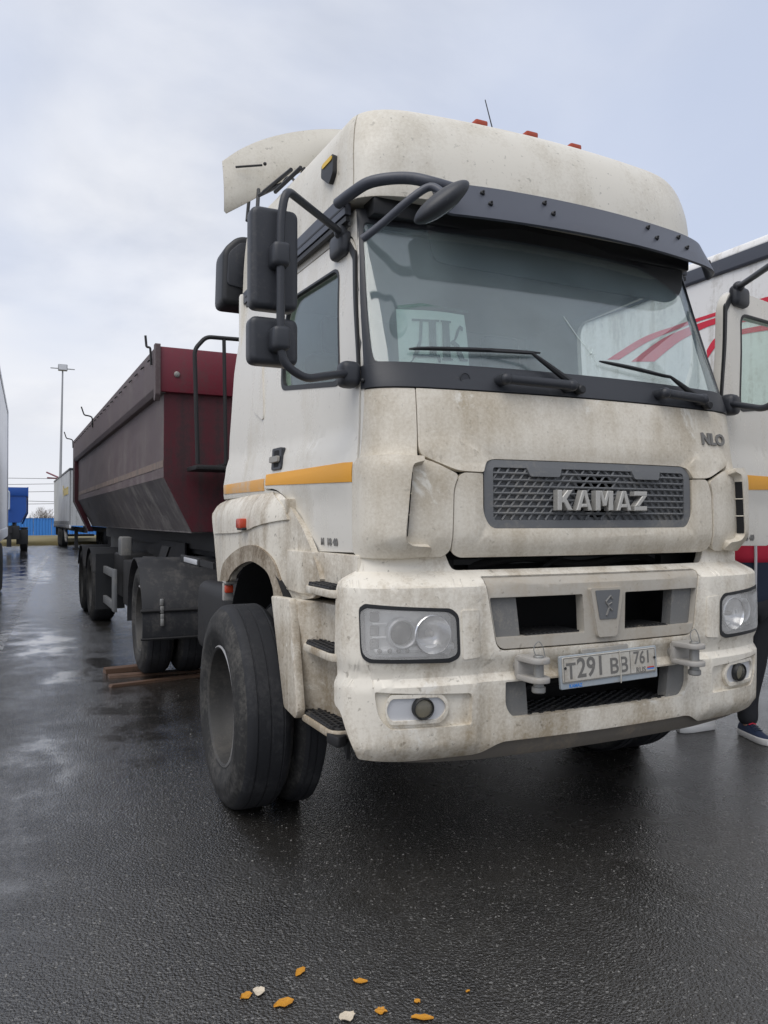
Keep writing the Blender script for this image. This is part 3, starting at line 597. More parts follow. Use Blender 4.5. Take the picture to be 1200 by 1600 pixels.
# ---------------- roof fairing, visor, trim
FT=[(2.885,.285,.10,.74,1.012,.53,.03),(2.98,.292,.10,.735,1.008,.535,.03),(3.10,.310,.09,.73,1.003,.55,.03),(3.22,.345,.09,.72,.985,.58,.035),(3.31,.395,.09,.70,.955,.62,.045),(3.362,.465,.09,.67,.91,.68,.065),(3.396,.565,.09,.61,.84,.77,.10),(3.42,.70,.09,.52,.72,.90,.16),(3.445,.95,.10,.38,.53,1.10,.20),(3.463,1.3,.10,.24,.34,1.4,.2),(3.472,1.7,.10,.10,.16,1.75,.2)]
fair=shell(FT,endy=2.16)
def roof():
    zs=[]
    for i in range(len(FT)-1): zs+= [FT[i][0]+(FT[i+1][0]-FT[i][0])*k/4 for k in range(4)]
    zs.append(FT[-1][0])
    ts=[-3+i/10 for i in range(10)]+[-2,-1.93,-1.80,-1.795,-1.785,-1.78]+[-1.7+i*.1 for i in range(0,7)]+[-1+i/8 for i in range(0,17)]+[1.1+i*.1 for i in range(0,7)]+[1.78,1.785,1.795,1.80,1.93]+[2+i/10 for i in range(11)]
    b=bmesh.new(); rows=[]
    for z in zs:
        row=[]
        for t in ts:
            p=fair(t,z)
            if abs(abs(t)-1.79)<.007: 
                n=Vector((p.x,p.y-1.4,(z-2.6)*.8)).normalized(); p=p-n*.007
            row.append(b.verts.new(p))
        rows.append(row)
    for i in range(len(rows)-1):
        for j in range(len(ts)-1): b.faces.new((rows[i][j],rows[i][j+1],rows[i+1][j+1],rows[i+1][j]))
        b.faces.new((rows[i][0],rows[i+1][0],rows[i+1][-1],rows[i][-1]))
    b.faces.new(rows[-1]); b.faces.new(rows[0][::-1])
    bmesh.ops.remove_doubles(b,verts=b.verts[:],dist=1e-5); bmesh.ops.recalc_face_normals(b,faces=b.faces[:])
    me=bpy.data.meshes.new('roof_fairing'); b.to_mesh(me); b.free(); return link('roof_fairing',me,'paint_roof',TR,32)
RF=roof()
# dark trim band under the fairing along both sides
for s in (1,-1):
    q=rp([(-1.93,2.83),(-3.0,2.83),(-3.0,2.90),(-1.93,2.93)],.01)
    FB=shell([(2.70,.30,.10,.76,1.012,.50,.03),(2.885,.285,.10,.74,1.016,.53,.03),(3.,.285,.10,.74,1.016,.53,.03)],endy=2.14)
    tb=panel('roof_trim',FB,q if s>0 else mirror_t(q),[],'visor_grey',TR,.03,.1,.04,off=.008)
    q=[(-1.95,2.822),(-2.95,2.822),(-2.95,2.80),(-1.95,2.80)]
    panel('roof_gutter',FB,q if s>0 else mirror_t(q),[],'plastic_black',TR,.02,.1,.04,off=.004)
    q=[(-1.95,2.862),(-2.95,2.857),(-2.95,2.866),(-1.95,2.872)]
    panel('trim_groove',FB,q if s>0 else mirror_t(q),[],'plastic_black',tb,.004,.1,.04,off=.0095)
# sun visor
VT=[(2.70,.09,.13,.78,1.03,.36,.05),(2.79,.135,.13,.78,1.04,.39,.05),(2.93,.225,.12,.77,1.025,.44,.05),(3.0,.27,.11,.76,1.02,.47,.05)]
vis=shell(VT)
VQ=rp([(-.90,2.80),(-.86,2.775),(-.5,2.775),(1,2.775),(1.75,2.775),(1.99,2.765),(1.99,2.86),(1.7,2.945),(1.,2.962),(-.5,2.962),(-.86,2.955),(-.92,2.92)],[.02,.02,.1,.1,.1,.03,.05,.1,.1,.1,.03,.02])
VI=panel('sun_visor',vis,VQ,[],'visor_grey',TR,.012,.07,.04,off=0)
g=G()
for x in (-.47,-.15,.50,.74):
    for z,dx in ((2.915,-.01),(2.855,.01)):
        p=vis((x+dx)/.78,z); n=Vector((0,-.86,.5)); g=G(); g.cyl(p-n*.004,p+n*.012,.011,10,.003); g.cyl(p,p+n*.020,.005,8,.002); g.obj('visor_bolt','plastic_black',VI)
p=vis(1.85,2.86); g=G(); g.cyl(p,p+Vector((.02,-.012,.004)),.012,10,.003); g.obj('visor_bolt','plastic_black',VI)
g=G(); g.box(-.93,.40,2.81,.93,.52,2.90,.01); g.obj('roof_header','plastic_black',TR)
# marker lamps on the roof
for x in (-.30,-.01,.27):
    p=fair(x/.54,3.388); g=G(); g.box(x-.036,p.y-.02,3.375,x+.036,p.y+.05,3.396,.004); m=g.obj('marker_lamp','plastic_black',TR); g=G(); g.box(x-.035,p.y-.027,3.388,x+.035,p.y+.04,3.417,.008); g.obj('lens','marker_lens',m)
# aerial
g=G(); a=at(774,210,y=.62); b=at(758,156,y=.66); g.cyl(a-Vector((0,0,.05)),a+Vector((0,0,.0)),.012,10); g.tube([a-Vector((0,0,.03)),b],[.0035,.0025],6); g.obj('aerial','plastic_black',TR)
# corner lamp on the fairing side
for s in (1,-1):
    q=rp([(-2.09,3.03),(-2.15,3.10),(-2.15,3.165),(-2.06,3.165),(-2.06,3.07)],.012)
    cl=panel('corner_lamp',fair,q if s>0 else mirror_t(q),[],'plastic_black',TR,.03,.05,.05,off=.022)
    q=rp([(-2.14,3.135),(-2.14,3.16),(-2.067,3.16),(-2.067,3.135)],.01)
    panel('lens',fair,q if s>0 else mirror_t(q),[],'sign_yellow',cl,.01,.05,.05,off=.026)
# cab back wall, roof skin, floor and cabin lining
g=G(); g.box(-1.09,2.10,1.55,1.09,2.155,2.90,.02); g.obj('cab_back',['paint_door'],TR)
g=G(); g.box(-1.02,2.02,1.40,1.02,2.09,2.84); g.box(-.99,.55,2.80,.99,2.05,2.84); g.obj('cabin_lining','interior_pale',TR)
g=G(); g.box(-1.03,.32,1.27,1.03,2.10,1.36); g.obj('cab_floor','interior',TR)
g=G(); g.prism([(.31,1.45),(.31,2.05),(.36,2.085),(.62,2.11),(.80,2.06),(.84,1.9),(.78,1.45)],'x',-1.0,1.0,.02); g.obj('dashboard','interior',TR)
# dark sheet behind the glass, standing in for the visor's shadow and tint
g=G(); g.prism(rp([(-.66,2.82),(-.62,2.66),(-.56,2.645),(.82,2.63),(.90,2.70),(.90,2.82)],[0,.04,.04,.08,.06,0]),'y',.42,.435,.004); g.obj('visor_shadow_band','interior',TR)
def seat(x,red):
    g=G(); g.box(x-.25,1.05,1.40,x+.25,1.6,1.85,.05,3); s=g.obj('seat','interior',TR)
    M=Matrix.Translation((x,1.6,1.85))@Matrix.Rotation(R(-8),4,'X')
    g=G(); g.box(-.25,-.06,0,.25,.08,.62,.05,3,M); g.obj('backrest','interior',s); g=G(); g.box(-.14,-.05,.64,.14,.05,.86,.04,3,M); g.obj('headrest','interior',s)
    if red: g=G(); g.box(-.19,-.075,.1,.19,-.055,.56,.008,2,M); g.obj('seat_cover','seat_red',s)
seat(-.55,False); seat(.58,True)
g=G(); c=Vector((.58,.86,2.04)); ax=Vector((0,-.75,.66)).normalized(); u=Vector((1,0,0)); v=ax.cross(u)
g.tube([c+(u*math.cos(a*math.pi/16)+v*math.sin(a*math.pi/16))*.23 for a in range(32)],.017,8,True)
for a in (.3,2.84,4.71): g.tube([c-ax*.03,c+(u*math.cos(a)+v*math.sin(a))*.23],.014,6)
g.ball(c-ax*.03,.07,sub=2); g.cyl(c-ax*.02,c-ax*.4,.035,10); g.obj('steering_wheel','plastic_black',TR)
# side mirrors (left set, and the same set on the open door)
def mirrors(parent,M=None,flip=False):
    
    g=G()
    up=on_side(.10,2.765,.02); lo=on_side(.035,2.085,.03)
    tx=-1.425; ty=.16
    path=fillet([up+Vector((-.02,-.02,.0)),Vector((tx+.02,ty,2.735)),Vector((tx,ty,2.62)),Vector((tx,ty,2.20)),Vector((tx+.005,ty,2.07)),Vector((tx+.10,ty+.01,2.015)),lo+Vector((-.02,-.03,0.0))],.075)
    g.tube(path,.0165,12); ar=g.obj('mirror_arm','plastic_dark',parent,40,M,flip)
    g=G(); g.box(up.x-.035,up.y-.05,up.z-.10,up.x+.03,up.y+.11,up.z+.015,.03,3); g.ball((up.x-.02,up.y-.02,up.z),.032); g.obj('mirror_bracket','plastic_dark',ar,40,M,flip)
    g=G(); g.box(lo.x-.06,lo.y-.06,lo.z-.06,lo.x+.03,lo.y+.035,lo.z+.05,.03,3); g.obj('mirror_bracket','plastic_dark',ar,40,M,flip)
    for (z0,z1,x0,x1) in ((2.285,2.68,-1.525,-1.335),(2.07,2.255,-1.53,-1.335)):
        h=G(); yy=ty+.05; h.prism(rrect(x0,z0,x1,z1,.035),'y',yy,yy+.085,.022,3)
        mh=h.obj('mirror_housing','plastic_dark',parent,40,M,flip)
        h=G(); h.prism(rrect(x0+.012,z0+.012,x1-.012,z1-.012,.03),'y',yy+.084,yy+.088); h.obj('mirror_glass','chrome',mh,30,M,flip)
        zc=(z0+z1)/2+.0; h=G(); h.box(tx-.035,ty-.028,zc-.05,tx+.035,yy+.02,zc+.045,.02,3); h.obj('mirror_clamp','plastic_dark',mh,40,M,flip)
mirrors(TR); mirrors(TR,MO,True)
# front kerb mirror on its arms at the upper left corner
g=G(); A=lambda px,py,y: at(px,py,y=y)
g.tube(smooth([A(528,318,.52),A(548,303,.42),A(575,286,.34),A(610,279,.27),A(645,279,.22),A(680,287,.17),A(715,297,.17)],5),[.025]*30+[.024],12)
g.tube(smooth([A(566,374,.24),A(600,347,.18),A(640,312,.10),A(672,292,.06),A(694,303,.0)],5),[.0165]*20+[.02],10)
am=g.obj('mirror_arm','visor_grey',TR)
c=A(690,316,-.02); M0=Matrix.Translation(c)@Matrix.Rotation(-YAW,4,'Z')@Matrix.Rotation(R(-37),4,'Y')@Matrix.Rotation(R(18),4,'X')
g=G(); g.ball((0,0,0),1,(.132,.07,.042),M0,4); km=g.obj('kerb_mirror','plastic_dark',TR)
g=G(); g.ball((0,.012,-.012),1,(.112,.06,.034),M0,4); g.obj('mirror_glass','chrome',km)
# snorkel box at the rear corner of the cab
c=at(373,430,y=2.36); g=G(); g.prism(rp([(c.x-.13,c.z-.22),(c.x+.12,c.z-.22),(c.x+.12,c.z+.24),(c.x-.02,c.z+.24),(c.x-.12,c.z+.14)],.05),'y',2.28,2.52,.03,3); sn=g.obj('air_snorkel','plastic_black',TR)
g=G(); g.prism(rp([(c.x-.10,c.z-.10),(c.x+.07,c.z-.12),(c.x+.07,c.z+.19),(c.x-.01,c.z+.19),(c.x-.09,c.z+.11)],.03),'y',2.268,2.285,.008); g.obj('snorkel_grille','plastic_dark',sn)
g=G(); g.box(c.x+.08,2.33,1.3,c.x+.22,2.48,c.z-.2,.03); g.obj('snorkel_duct','plastic_black',sn)
# roof air deflector panel behind the fairing
def deflector():
    U=14; top=smooth([at(347,252,y=2.28),at(378,232,y=2.26),at(420,215,y=2.24),at(475,204,y=2.22),at(530,202,y=2.21),at(600,210,y=2.2)],6)
    bot=smooth([at(350,330,y=2.28),at(385,312,y=2.26),at(425,290,y=2.24),at(462,268,y=2.22),at(505,245,y=2.21),at(580,235,y=2.2)],6)
    top=[p for p in top if p.x<-.02]; bot=bot[:len(top)]
    top=top+[Vector((-p.x,p.y,p.z)) for p in top[::-1]]; bot=bot+[Vector((-p.x,p.y,p.z)) for p in bot[::-1]]     # the same on the far side
    n=len(top); vs=[];fs=[]
    for k,o in ((0,Vector((0,0,0))),(1,Vector((.018,.014,-.008)))):
        for i in range(n):
            for j in range(5):
                t=j/4; p=bot[i].lerp(top[i],t)+Vector((0,-.02*math.sin(t*math.pi),0))+o; vs.append(p)
    q=n*5
    for i in range(n-1):
        for j in range(4): a=i*5+j; fs.append((a,a+5,a+6,a+1)); fs.append((q+a,q+a+1,q+a+6,q+a+5))
    for i in range(n-1):
        for j in (0,4): a=i*5+j; fs.append((a,q+a,q+a+5,a+5) if j==0 else (a,a+5,q+a+5,q+a))
    for i in (0,n-1):
        for j in range(4): a=i*5+j; fs.append((a,a+1,q+a+1,q+a) if i==0 else (a,q+a,q+a+1,a+1))
    g=G(); g.mesh(vs,fs); bmesh.ops.recalc_face_normals(g.bm,faces=g.bm.faces[:]); d=g.obj('roof_deflector','paint_roof',TR,50)
    g=G(); g.tube([at(368,261,y=2.22),at(410,258,y=2.17)],.007,6); g.ball(at(414,256,y=2.17),.012,sub=2); g.obj('tie_rod','plastic_black',d)
    g=G(); 
    for a,b in (((386,345),(390,300)),((402,330),(404,296)),((386,345),(402,330)),((405,305),(440,288)),((412,300),(455,265)),((430,300),(470,262))):
        g.tube([at(*a,x=-1.0),at(*b,x=-.96)],.012,6)
    g.tube(smooth([at(440,290,x=-.9),at(448,278,x=-.9),at(458,280,x=-.9),at(462,292,x=-.9)],4),.008,6)
    g.obj('deflector_bracket','plastic_black',d)
    for s in (-1,1):
        q=min(bot,key=lambda p:abs(p.x-s*.62)); g=G(); g.tube([Vector((s*.62,2.12,3.30)),Vector((s*.62,2.23,3.42)),q+Vector((0,.02,.03))],.018,8); g.obj('deflector_strut','plastic_black',d)
        g=G(); x0,x1=sorted((s*1.0,s*.8)); g.box(x0,2.165,3.0,x1,2.3,3.2); g.obj('deflector_mount','plastic_black',d)
deflector()
# ---------------- bumper
BT=[(.49,.060,.085,.80,1.12,.25,.02),(.52,.022,.085,.80,1.145,.25,.02),(.57,.004,.085,.80,1.155,.25,.02),(.815,-.004,.085,.80,1.157,.25,.02),(.835,.020,.085,.80,1.143,.25,.02),(.885,.016,.085,.80,1.145,.25,.02),(.905,-.004,.085,.80,1.155,.25,.02),(1.19,.0,.085,.80,1.15,.25,.02),(1.215,.006,.085,.80,1.145,.255,.02),(1.255,.070,.085,.80,1.09,.285,.02),(1.268,.082,.085,.80,1.075,.29,.02),(1.34,.085,.085,.80,1.07,.29,.02)]
bum=shell(BT)
def sym(q): return q+[(-u,v) for u,v in q[::-1]]
BO=rp(sym([(T(-.52),.556),(T(-.62),.505),(-1.25,.502),(-1.66,.522),(-1.93,.69),(-2.05,.72),(-2.05,1.20),(-2.0,1.24),(-1.86,1.262),(-1.80,1.335),(T(-.73),1.335),(T(-.70),1.262)]),[.04,.04,.05,.02,.02,.02,.03,.02,.03,.01,.01,.03]+[.03,.01,.01,.03,.02,.03,.02,.02,.02,.05,.04,.04])
HL=rp([(T(-.722),.925),(T(-.728),1.085),(T(-.76),1.112),(-1.60,1.135),(-1.665,1.118),(-1.64,.94),(-1.56,.915),(T(-.76),.908)],[.03,.02,.02,.02,.02,.04,.04,.02])
FG=rp([(T(-.665),.645),(T(-.665),.772),(-1.50,.795),(-1.47,.70),(-1.36,.645)],[.015,.02,.02,.06,.04])
UP=rp([(T(-.545),.932),(T(-.585),1.17),(T(-.60),1.238),(T(.60),1.238),(T(.585),1.17),(T(.545),.932)],[.05,.02,.015,.015,.02,.05])
LO=rp([(T(-.47),.652),(T(-.505),.70),(T(-.505),.802),(T(.505),.802),(T(.505),.70),(T(.47),.652)],[.03,.03,.008,.008,.03,.03])
def grow(poly,e):
    cx=sum(p[0] for p in poly)/len(poly); cy=sum(p[1] for p in poly)/len(poly); w=max(p[0] for p in poly)-cx; h=max(p[1] for p in poly)-cy
    return [(cx+(x-cx)*(1+e/w),cy+(y-cy)*(1+e/h)) for x,y in poly]
def bbulge(u,v):
    # the outer thirds stand proud of the middle, with a pressed pocket line round the headlight
    x=abs(u)*XE if abs(u)<1 else 1; e=(min(1,max(0,(x-.612)/.035))); e=e*e*(3-2*e)
    return .016*e*min(1,max(0,(1.235-v)/.03))*min(1,max(0,(v-.53)/.03))
_bum0=bum
def bum(t,z):
    p=_bum0(t,z); b=bbulge(t,z); return Vector((p.x,p.y-b,p.z))
BU=panel('bumper',bum,BO,[HL,mirror_t(HL),FG,mirror_t(FG),UP,LO],['paint_bumper','hole_black'],TR,.035,.04,.03)
def bp(t,z,o): 
    h=1e-3; p=bum(t,z); n=((bum(t+h,z)-bum(t-h,z)).cross(bum(t,z+h)-bum(t,z-h))).normalized(); return p+n*o,n
for s in (1,-1):
    def m(q): return q if s>0 else mirror_t(q)
    # access cover beside the headlight
    panel('access_cover',bum,m(rp([(T(-.625),.915),(T(-.632),1.105),(T(-.712),1.108),(T(-.705),.908)],.012)),[],'paint_bumper',BU,.01,.05,.05,off=.0035)
    # headlight: bowl, seal, inner lamps, lens
    H=panel('headlight',bum,m(grow(HL,.004)),[],'reflector',TR,.01,.05,.04,off=-.06)
    panel('seal',bum,m(grow(HL,.006)),[m(grow(HL,-.010))],'plastic_black',H,.06,.05,.05,off=.0035)
    panel('lens',bum,m(grow(HL,-.0115)),[],'glass_lamp',H,.006,.05,.05,off=.002,bulge=lambda u,v:.004)
    def at_b(x,z,o):
        t=-s*(T(x) if x<=.8 else x_to_t(x)); return bp(t,z,o)
    def x_to_t(x):
        lo,hi=1.,2.
        for _ in range(30):
            mid=(lo+hi)/2
            if bum(mid,1.0).x<x: lo=mid
            else: hi=mid
        return lo
    def disc(x,z,prof,mat,nm,o=-.058):
        p,n=at_b(x,z,o); n=(n+Vector((0,-.7,0))).normalized(); Mq=n.to_track_quat('Z','Y').to_matrix().to_4x4(); Mq.translation=p
        g=G(); g.lathe(prof,(0,0,0),'z',28,Mq,cap=False); return g.obj(nm,mat,H)
    disc(.955,1.02,[(.062,0),(.062,.04),(.056,.046),(.050,.04),(.048,.02)],'pale_metal','lamp_ring')
    disc(.955,1.02,[(.048,.012),(.040,.03),(.022,.042),(0,.046)],'glass_fog','projector_lens')
    disc(.955,1.02,[(.047,.010),(0,.010)],'plastic_dark','projector_back')
    disc(.835,1.015,[(.080,.058),(.076,.062),(.070,.05),(.055,.022),(.03,.006),(.014,.002)],'chrome','reflector_bowl')
    disc(.835,1.015,[(.014,.0),(.013,.04),(.008,.048),(0,.05)],'cast_metal','bulb')
    for z in (1.085,1.03,.975):
        p,n=at_b(1.062,z,-.045); g=G(); Mq=n.to_track_quat('Y','Z').to_matrix().to_4x4(); Mq.translation=p; g.box(-.018,-.02,-.019,.018,.01,.019,.003,1,Mq); g.obj('indicator_cell','insert_grey',H)
    for z in (1.057,1.003):
        a,_=at_b(1.07,z,-.04); b,_=at_b(1.01,z,-.05); g=G(); g.tube([a,b],.006,6); g.obj('trim_bar','reflector',H)
    a=[at_b(1.06-.33*i/8,.948+.012*(i/8),-.045)[0] for i in range(9)]; g=G(); g.tube(a,.014,8); st=g.obj('light_strip','reflector',H)
    for x in (1.04,1.0,.965,.93):
        p,n=at_b(x,.951,-.03); g=G(); g.ball(p,.010,sub=2); g.obj('led','insert_grey',H)
    # fog lamp in its recess
    rc=panel('fog_recess',bum,m(grow(FG,.004)),[],'paint_bumper',BU,.01,.04,.04,off=-.022)
    tl,tr=-1.36,T(-.80); zc=.722
    ov=rp([(tl,zc-.045),(tr,zc-.047),(tr+.04,zc),(tr,zc+.045),(tl,zc+.047),(tl-.04,zc)],[.03,.03,.05,.03,.03,.05])
    F=panel('fog_lamp',bum,m(ov),[],'pale_metal',TR,.01,.04,.04,off=-.012)
    panel('lamp_rim',bum,m(grow(ov,.014)),[m(grow(ov,-.002))],'paint_bumper',F,.02,.04,.04,off=-.002)
    tf=-s*1.12; p,n=bp(tf,zc+.003,-.010); n=(n+Vector((0,-.5,0))).normalized(); Mq=n.to_track_quat('Z','Y').to_matrix().to_4x4(); Mq.translation=p
    g=G(); g.lathe([(.044,-.004),(.044,.02),(.040,.026),(.037,.022)],(0,0,0),'z',32,Mq,cap=False); g.obj('lamp_ring','plastic_black',F)
    g=G(); g.lathe([(.038,.018),(.026,.026),(.012,.030),(0,.031)],(0,0,0),'z',32,Mq,cap=False); g.obj('lens','glass_fog',F)
    g=G(); g.lathe([(.037,.004),(.0,.0)],(0,0,0),'z',24,Mq,cap=False); g.obj('reflector_bowl','trim_grey',F)
    # towing eye with pin
    x=-s*.425; g=G(); y=bum(T(x),.86).y
    g.lathe([(.034,.05),(.034,-.035),(.028,-.04),(0,-.04)],(x,y,.868),'y',24)
    for zz in (.905,.828): 
        g.prism(rp([(x-.052,y-.035),(x+.052,y-.035),(x+.045,y-.15),(x+.02,y-.178),(x-.02,y-.178),(x-.045,y-.15)],.02),'z',zz-.011,zz+.011,.004)
    g.box(x-.05,y-.062,.825,x+.05,y-.03,.908,.008)
    te=g.obj('towing_eye','cast_metal',TR); tag(te,None,None)
    g=G(); g.cyl((x,y-.132,.795),(x,y-.132,.925),.021,16,.003); g.cyl((x,y-.132,.775),(x,y-.132,.80),.028,16,.004); g.obj('pin','steel',te)
    g=G(); g.tube(smooth([(x-.012,y-.132,.92),(x-.018,y-.125,.955),(x+.002,y-.13,.98),(x+.02,y-.135,.955),(x+.03,y-.14,.90)],5),.0022,6); g.obj('pin_clip','steel',te)
# upper insert: grey surround with two openings and the emblem block
o1=rp([(T(-.547),.985),(T(-.574),1.15),(T(-.118),1.15),(T(-.112),.985)],.010); o2=[(-u,v) for u,v in o1][::-1]
BI=panel('bumper_insert',bum,grow(UP,-.004),[o1,o2],['insert_trim','hole_black'],TR,.05,.06,.05,off=-.004)
for s in (1,-1):
    q=rp([(T(-.545),.975),(T(-.575),1.155),(T(-.44),1.155),(T(-.42),.975)],.01)
    panel('insert_block',bum,q if s>0 else mirror_t(q),[],'insert_grey',BI,.05,.05,.05,off=-.03)
    q=rp([(T(-.46),.80),(T(-.505),.80),(T(-.51),.70),(T(-.47),.645),(T(-.385),.645),(T(-.40),.80)],[.005,.005,.02,.03,.005,.005])
    panel('insert_block',bum,q if s>0 else mirror_t(q),[],'insert_grey',BI,.05,.05,.05,off=-.022)
    q=[(T(-.40),.985),(T(-.40),.999),(T(-.11),.999),(T(-.11),.985)]
    g=G(); x0,x1=sorted((-s*.40,-s*.10)); g.box(x0,.03,.955,x1,.22,.987,.004)
    for i in range(13): g.box(x0+.01+i*.0225,.035,.987,x0+.02+i*.0225,.2,.992)
    g.obj('step_tread','tread_black',BI)
g=G(); g.box(-.39,.02,.615,.39,.26,.652,.004)
for i in range(26):
    for j in range(6): g.box(-.385+i*.03,.03+j*.036+(.015 if i%2 else 0),.652,-.385+i*.03+.018,.042+j*.036+(.015 if i%2 else 0),.658)
g.obj('step_tread','tread_black',BI)
EM=panel('emblem_block',bum,rp([(T(-.052),.962),(T(-.078),1.10),(T(-.092),1.175),(T(.092),1.175),(T(.078),1.10),(T(.052),.962)],[.015,.02,.01,.01,.02,.015]),[],'insert_trim',BI,.05,.03,.03,off=.016)
panel('emblem',bum,rp([(T(-.046),1.04),(T(-.068),1.165),(T(.068),1.165),(T(.046),1.04)],.006),[],'grille_grey',EM,.006,.02,.02,off=.020)
g=G()
for a,b in (((-.012,1.055),(.004,1.09)),((.004,1.09),(-.015,1.115)),((-.015,1.115),(.012,1.14)),((.004,1.09),(.02,1.075)),((.012,1.14),(.022,1.125)),((-.005,1.1),(.018,1.11))):
    g.tube([bp(T(a[0]),a[1],.021)[0],bp(T(b[0]),b[1],.021)[0]],.0045,5)
g.obj('emblem_figure','letter_grey',EM)
# dark pocket behind the openings: radiator, beam and pipes
g=G(); g.box(-.82,.42,.45,.82,.46,1.34); g.obj('radiator','hole_black',TR)
g=G(); g.box(-.84,.28,.60,-.60,.42,1.30); g.box(.60,.28,.60,.84,.42,1.30); g.box(-.8,.24,.84,.8,.36,.93,.01); g.obj('front_crossmember','chassis',TR)
g=G(); g.tube(smooth([(-.5,.34,1.26),(-.2,.30,1.30),(.1,.3,1.255),(.45,.33,1.29),(.62,.34,1.26)],6),.022,8); g.tube(smooth([(-.15,.27,1.24),(-.05,.25,1.30),(.05,.28,1.33)],5),.012,6); g.tube(smooth([(-.35,.3,.66),(-.1,.27,.72),(.2,.3,.70),(.4,.33,.76)],6),.018,8); g.obj('pipe','chassis',TR)
g=G(); g.box(.2,.3,1.05,.24,.33,1.09); g.obj('radiator_bracket','cast_metal',TR)
# lower lip
lipf=shell([(.46,.075,.085,.80,1.1,.3,.02),(.52,.04,.085,.80,1.1,.28,.02),(.57,.03,.085,.80,1.1,.27,.02)])
panel('bumper_lip',lipf,rp([(-1.72,.56),(-1.70,.515),(T(-.6),.475),(T(.6),.475),(1.70,.515),(1.72,.56)],.02),[],'lip_grey',TR,.03,.06,.04)
# number plate
PL=Matrix.Translation((.008,-.016,.838))@Matrix.Rotation(R(-1.2),4,'Y')@Matrix.Rotation(R(-3),4,'X')
g=G(); g.prism(rrect(-.268,-.078,.268,.062,.008),'y',-.006,.008,.002,1,PL); PF=g.obj('number_plate','plate_frame',TR)
g=G(); g.prism(rrect(-.258,-.052,.258,.056,.008),'y',-.011,-.005,.002,1,PL); PB=g.obj('plate_face','plate_white',PF)
def plate_text(s,x,z,size,sx=1,bold=.002): 
    return text('lettering',s,size,'plate_ink',PF,PL@Matrix.Translation((x,-.0115,z))@Matrix.Rotation(R(90),4,'X'),.0008,bold,sx=sx)
plate_text('\u0422',-.215,-.008,.088,.95); plate_text('291',-.108,.002,.115,.88); plate_text('\u0412\u0412',.045,-.008,.088,.92)
plate_text('761',.178,.016,.078,.86,.001); plate_text('RUS',.168,-.036,.032,1.0,.0005)
g=G(); g.prism(rrect(-.258,-.052,.258,.056,.008),'y',-.0116,-.0108,0,1,PL)
bmesh.ops.delete(g.bm,geom=[f for f in g.bm.faces],context='FACES')
for x0,x1,z0,z1 in ((-.252,.252,.0505,.053),(-.252,.252,-.0485,-.046),(-.252,-.2495,-.048,.053),(.2495,.252,-.048,.053),(.108,.111,-.048,.053)): g.box(x0,-.0118,z0,x1,-.0108,z1,0,1,PL)
g.obj('plate_border','plate_ink',PF)
g=G(); g.box(.205,-.0118,-.045,.245,-.0108,-.0385,0,1,PL); g.obj('flag_stripe','plate_white',PF)
g=G(); g.box(.205,-.0119,-.0385,.245,-.0108,-.032,0,1,PL); g.obj('flag_stripe','blue_fence',PF)
g=G(); g.box(.205,-.0120,-.032,.245,-.0108,-.026,0,1,PL); g.obj('flag_stripe','lens_amber_red',PF)
g=G(); g.box(-.15,-.004,.060,.11,.006,.082,.003,1,PL); g.obj('plate_holder','trim_grey',PF)
for x in (-.246,.246): g=G(); g.lathe([(.006,-.015),(.006,-.0165),(0,-.0165)],(x,0,.012),'y',10,PL); g.obj('plate_bolt','plastic_black',PF)
text('lettering','KAMAZ',.02,'blue_fence',PF,PL@Matrix.Translation((-.19,-.0065,-.067))@Matrix.Rotation(R(90),4,'X'),.0006,.0006)
g=G(); g.tube([PL@Vector((.05,-.014,.06)),PL@Vector((.052,-.016,0)),PL@Vector((.05,-.014,-.08))],.0028,6); g.obj('cable_tie','plate_white',PF)
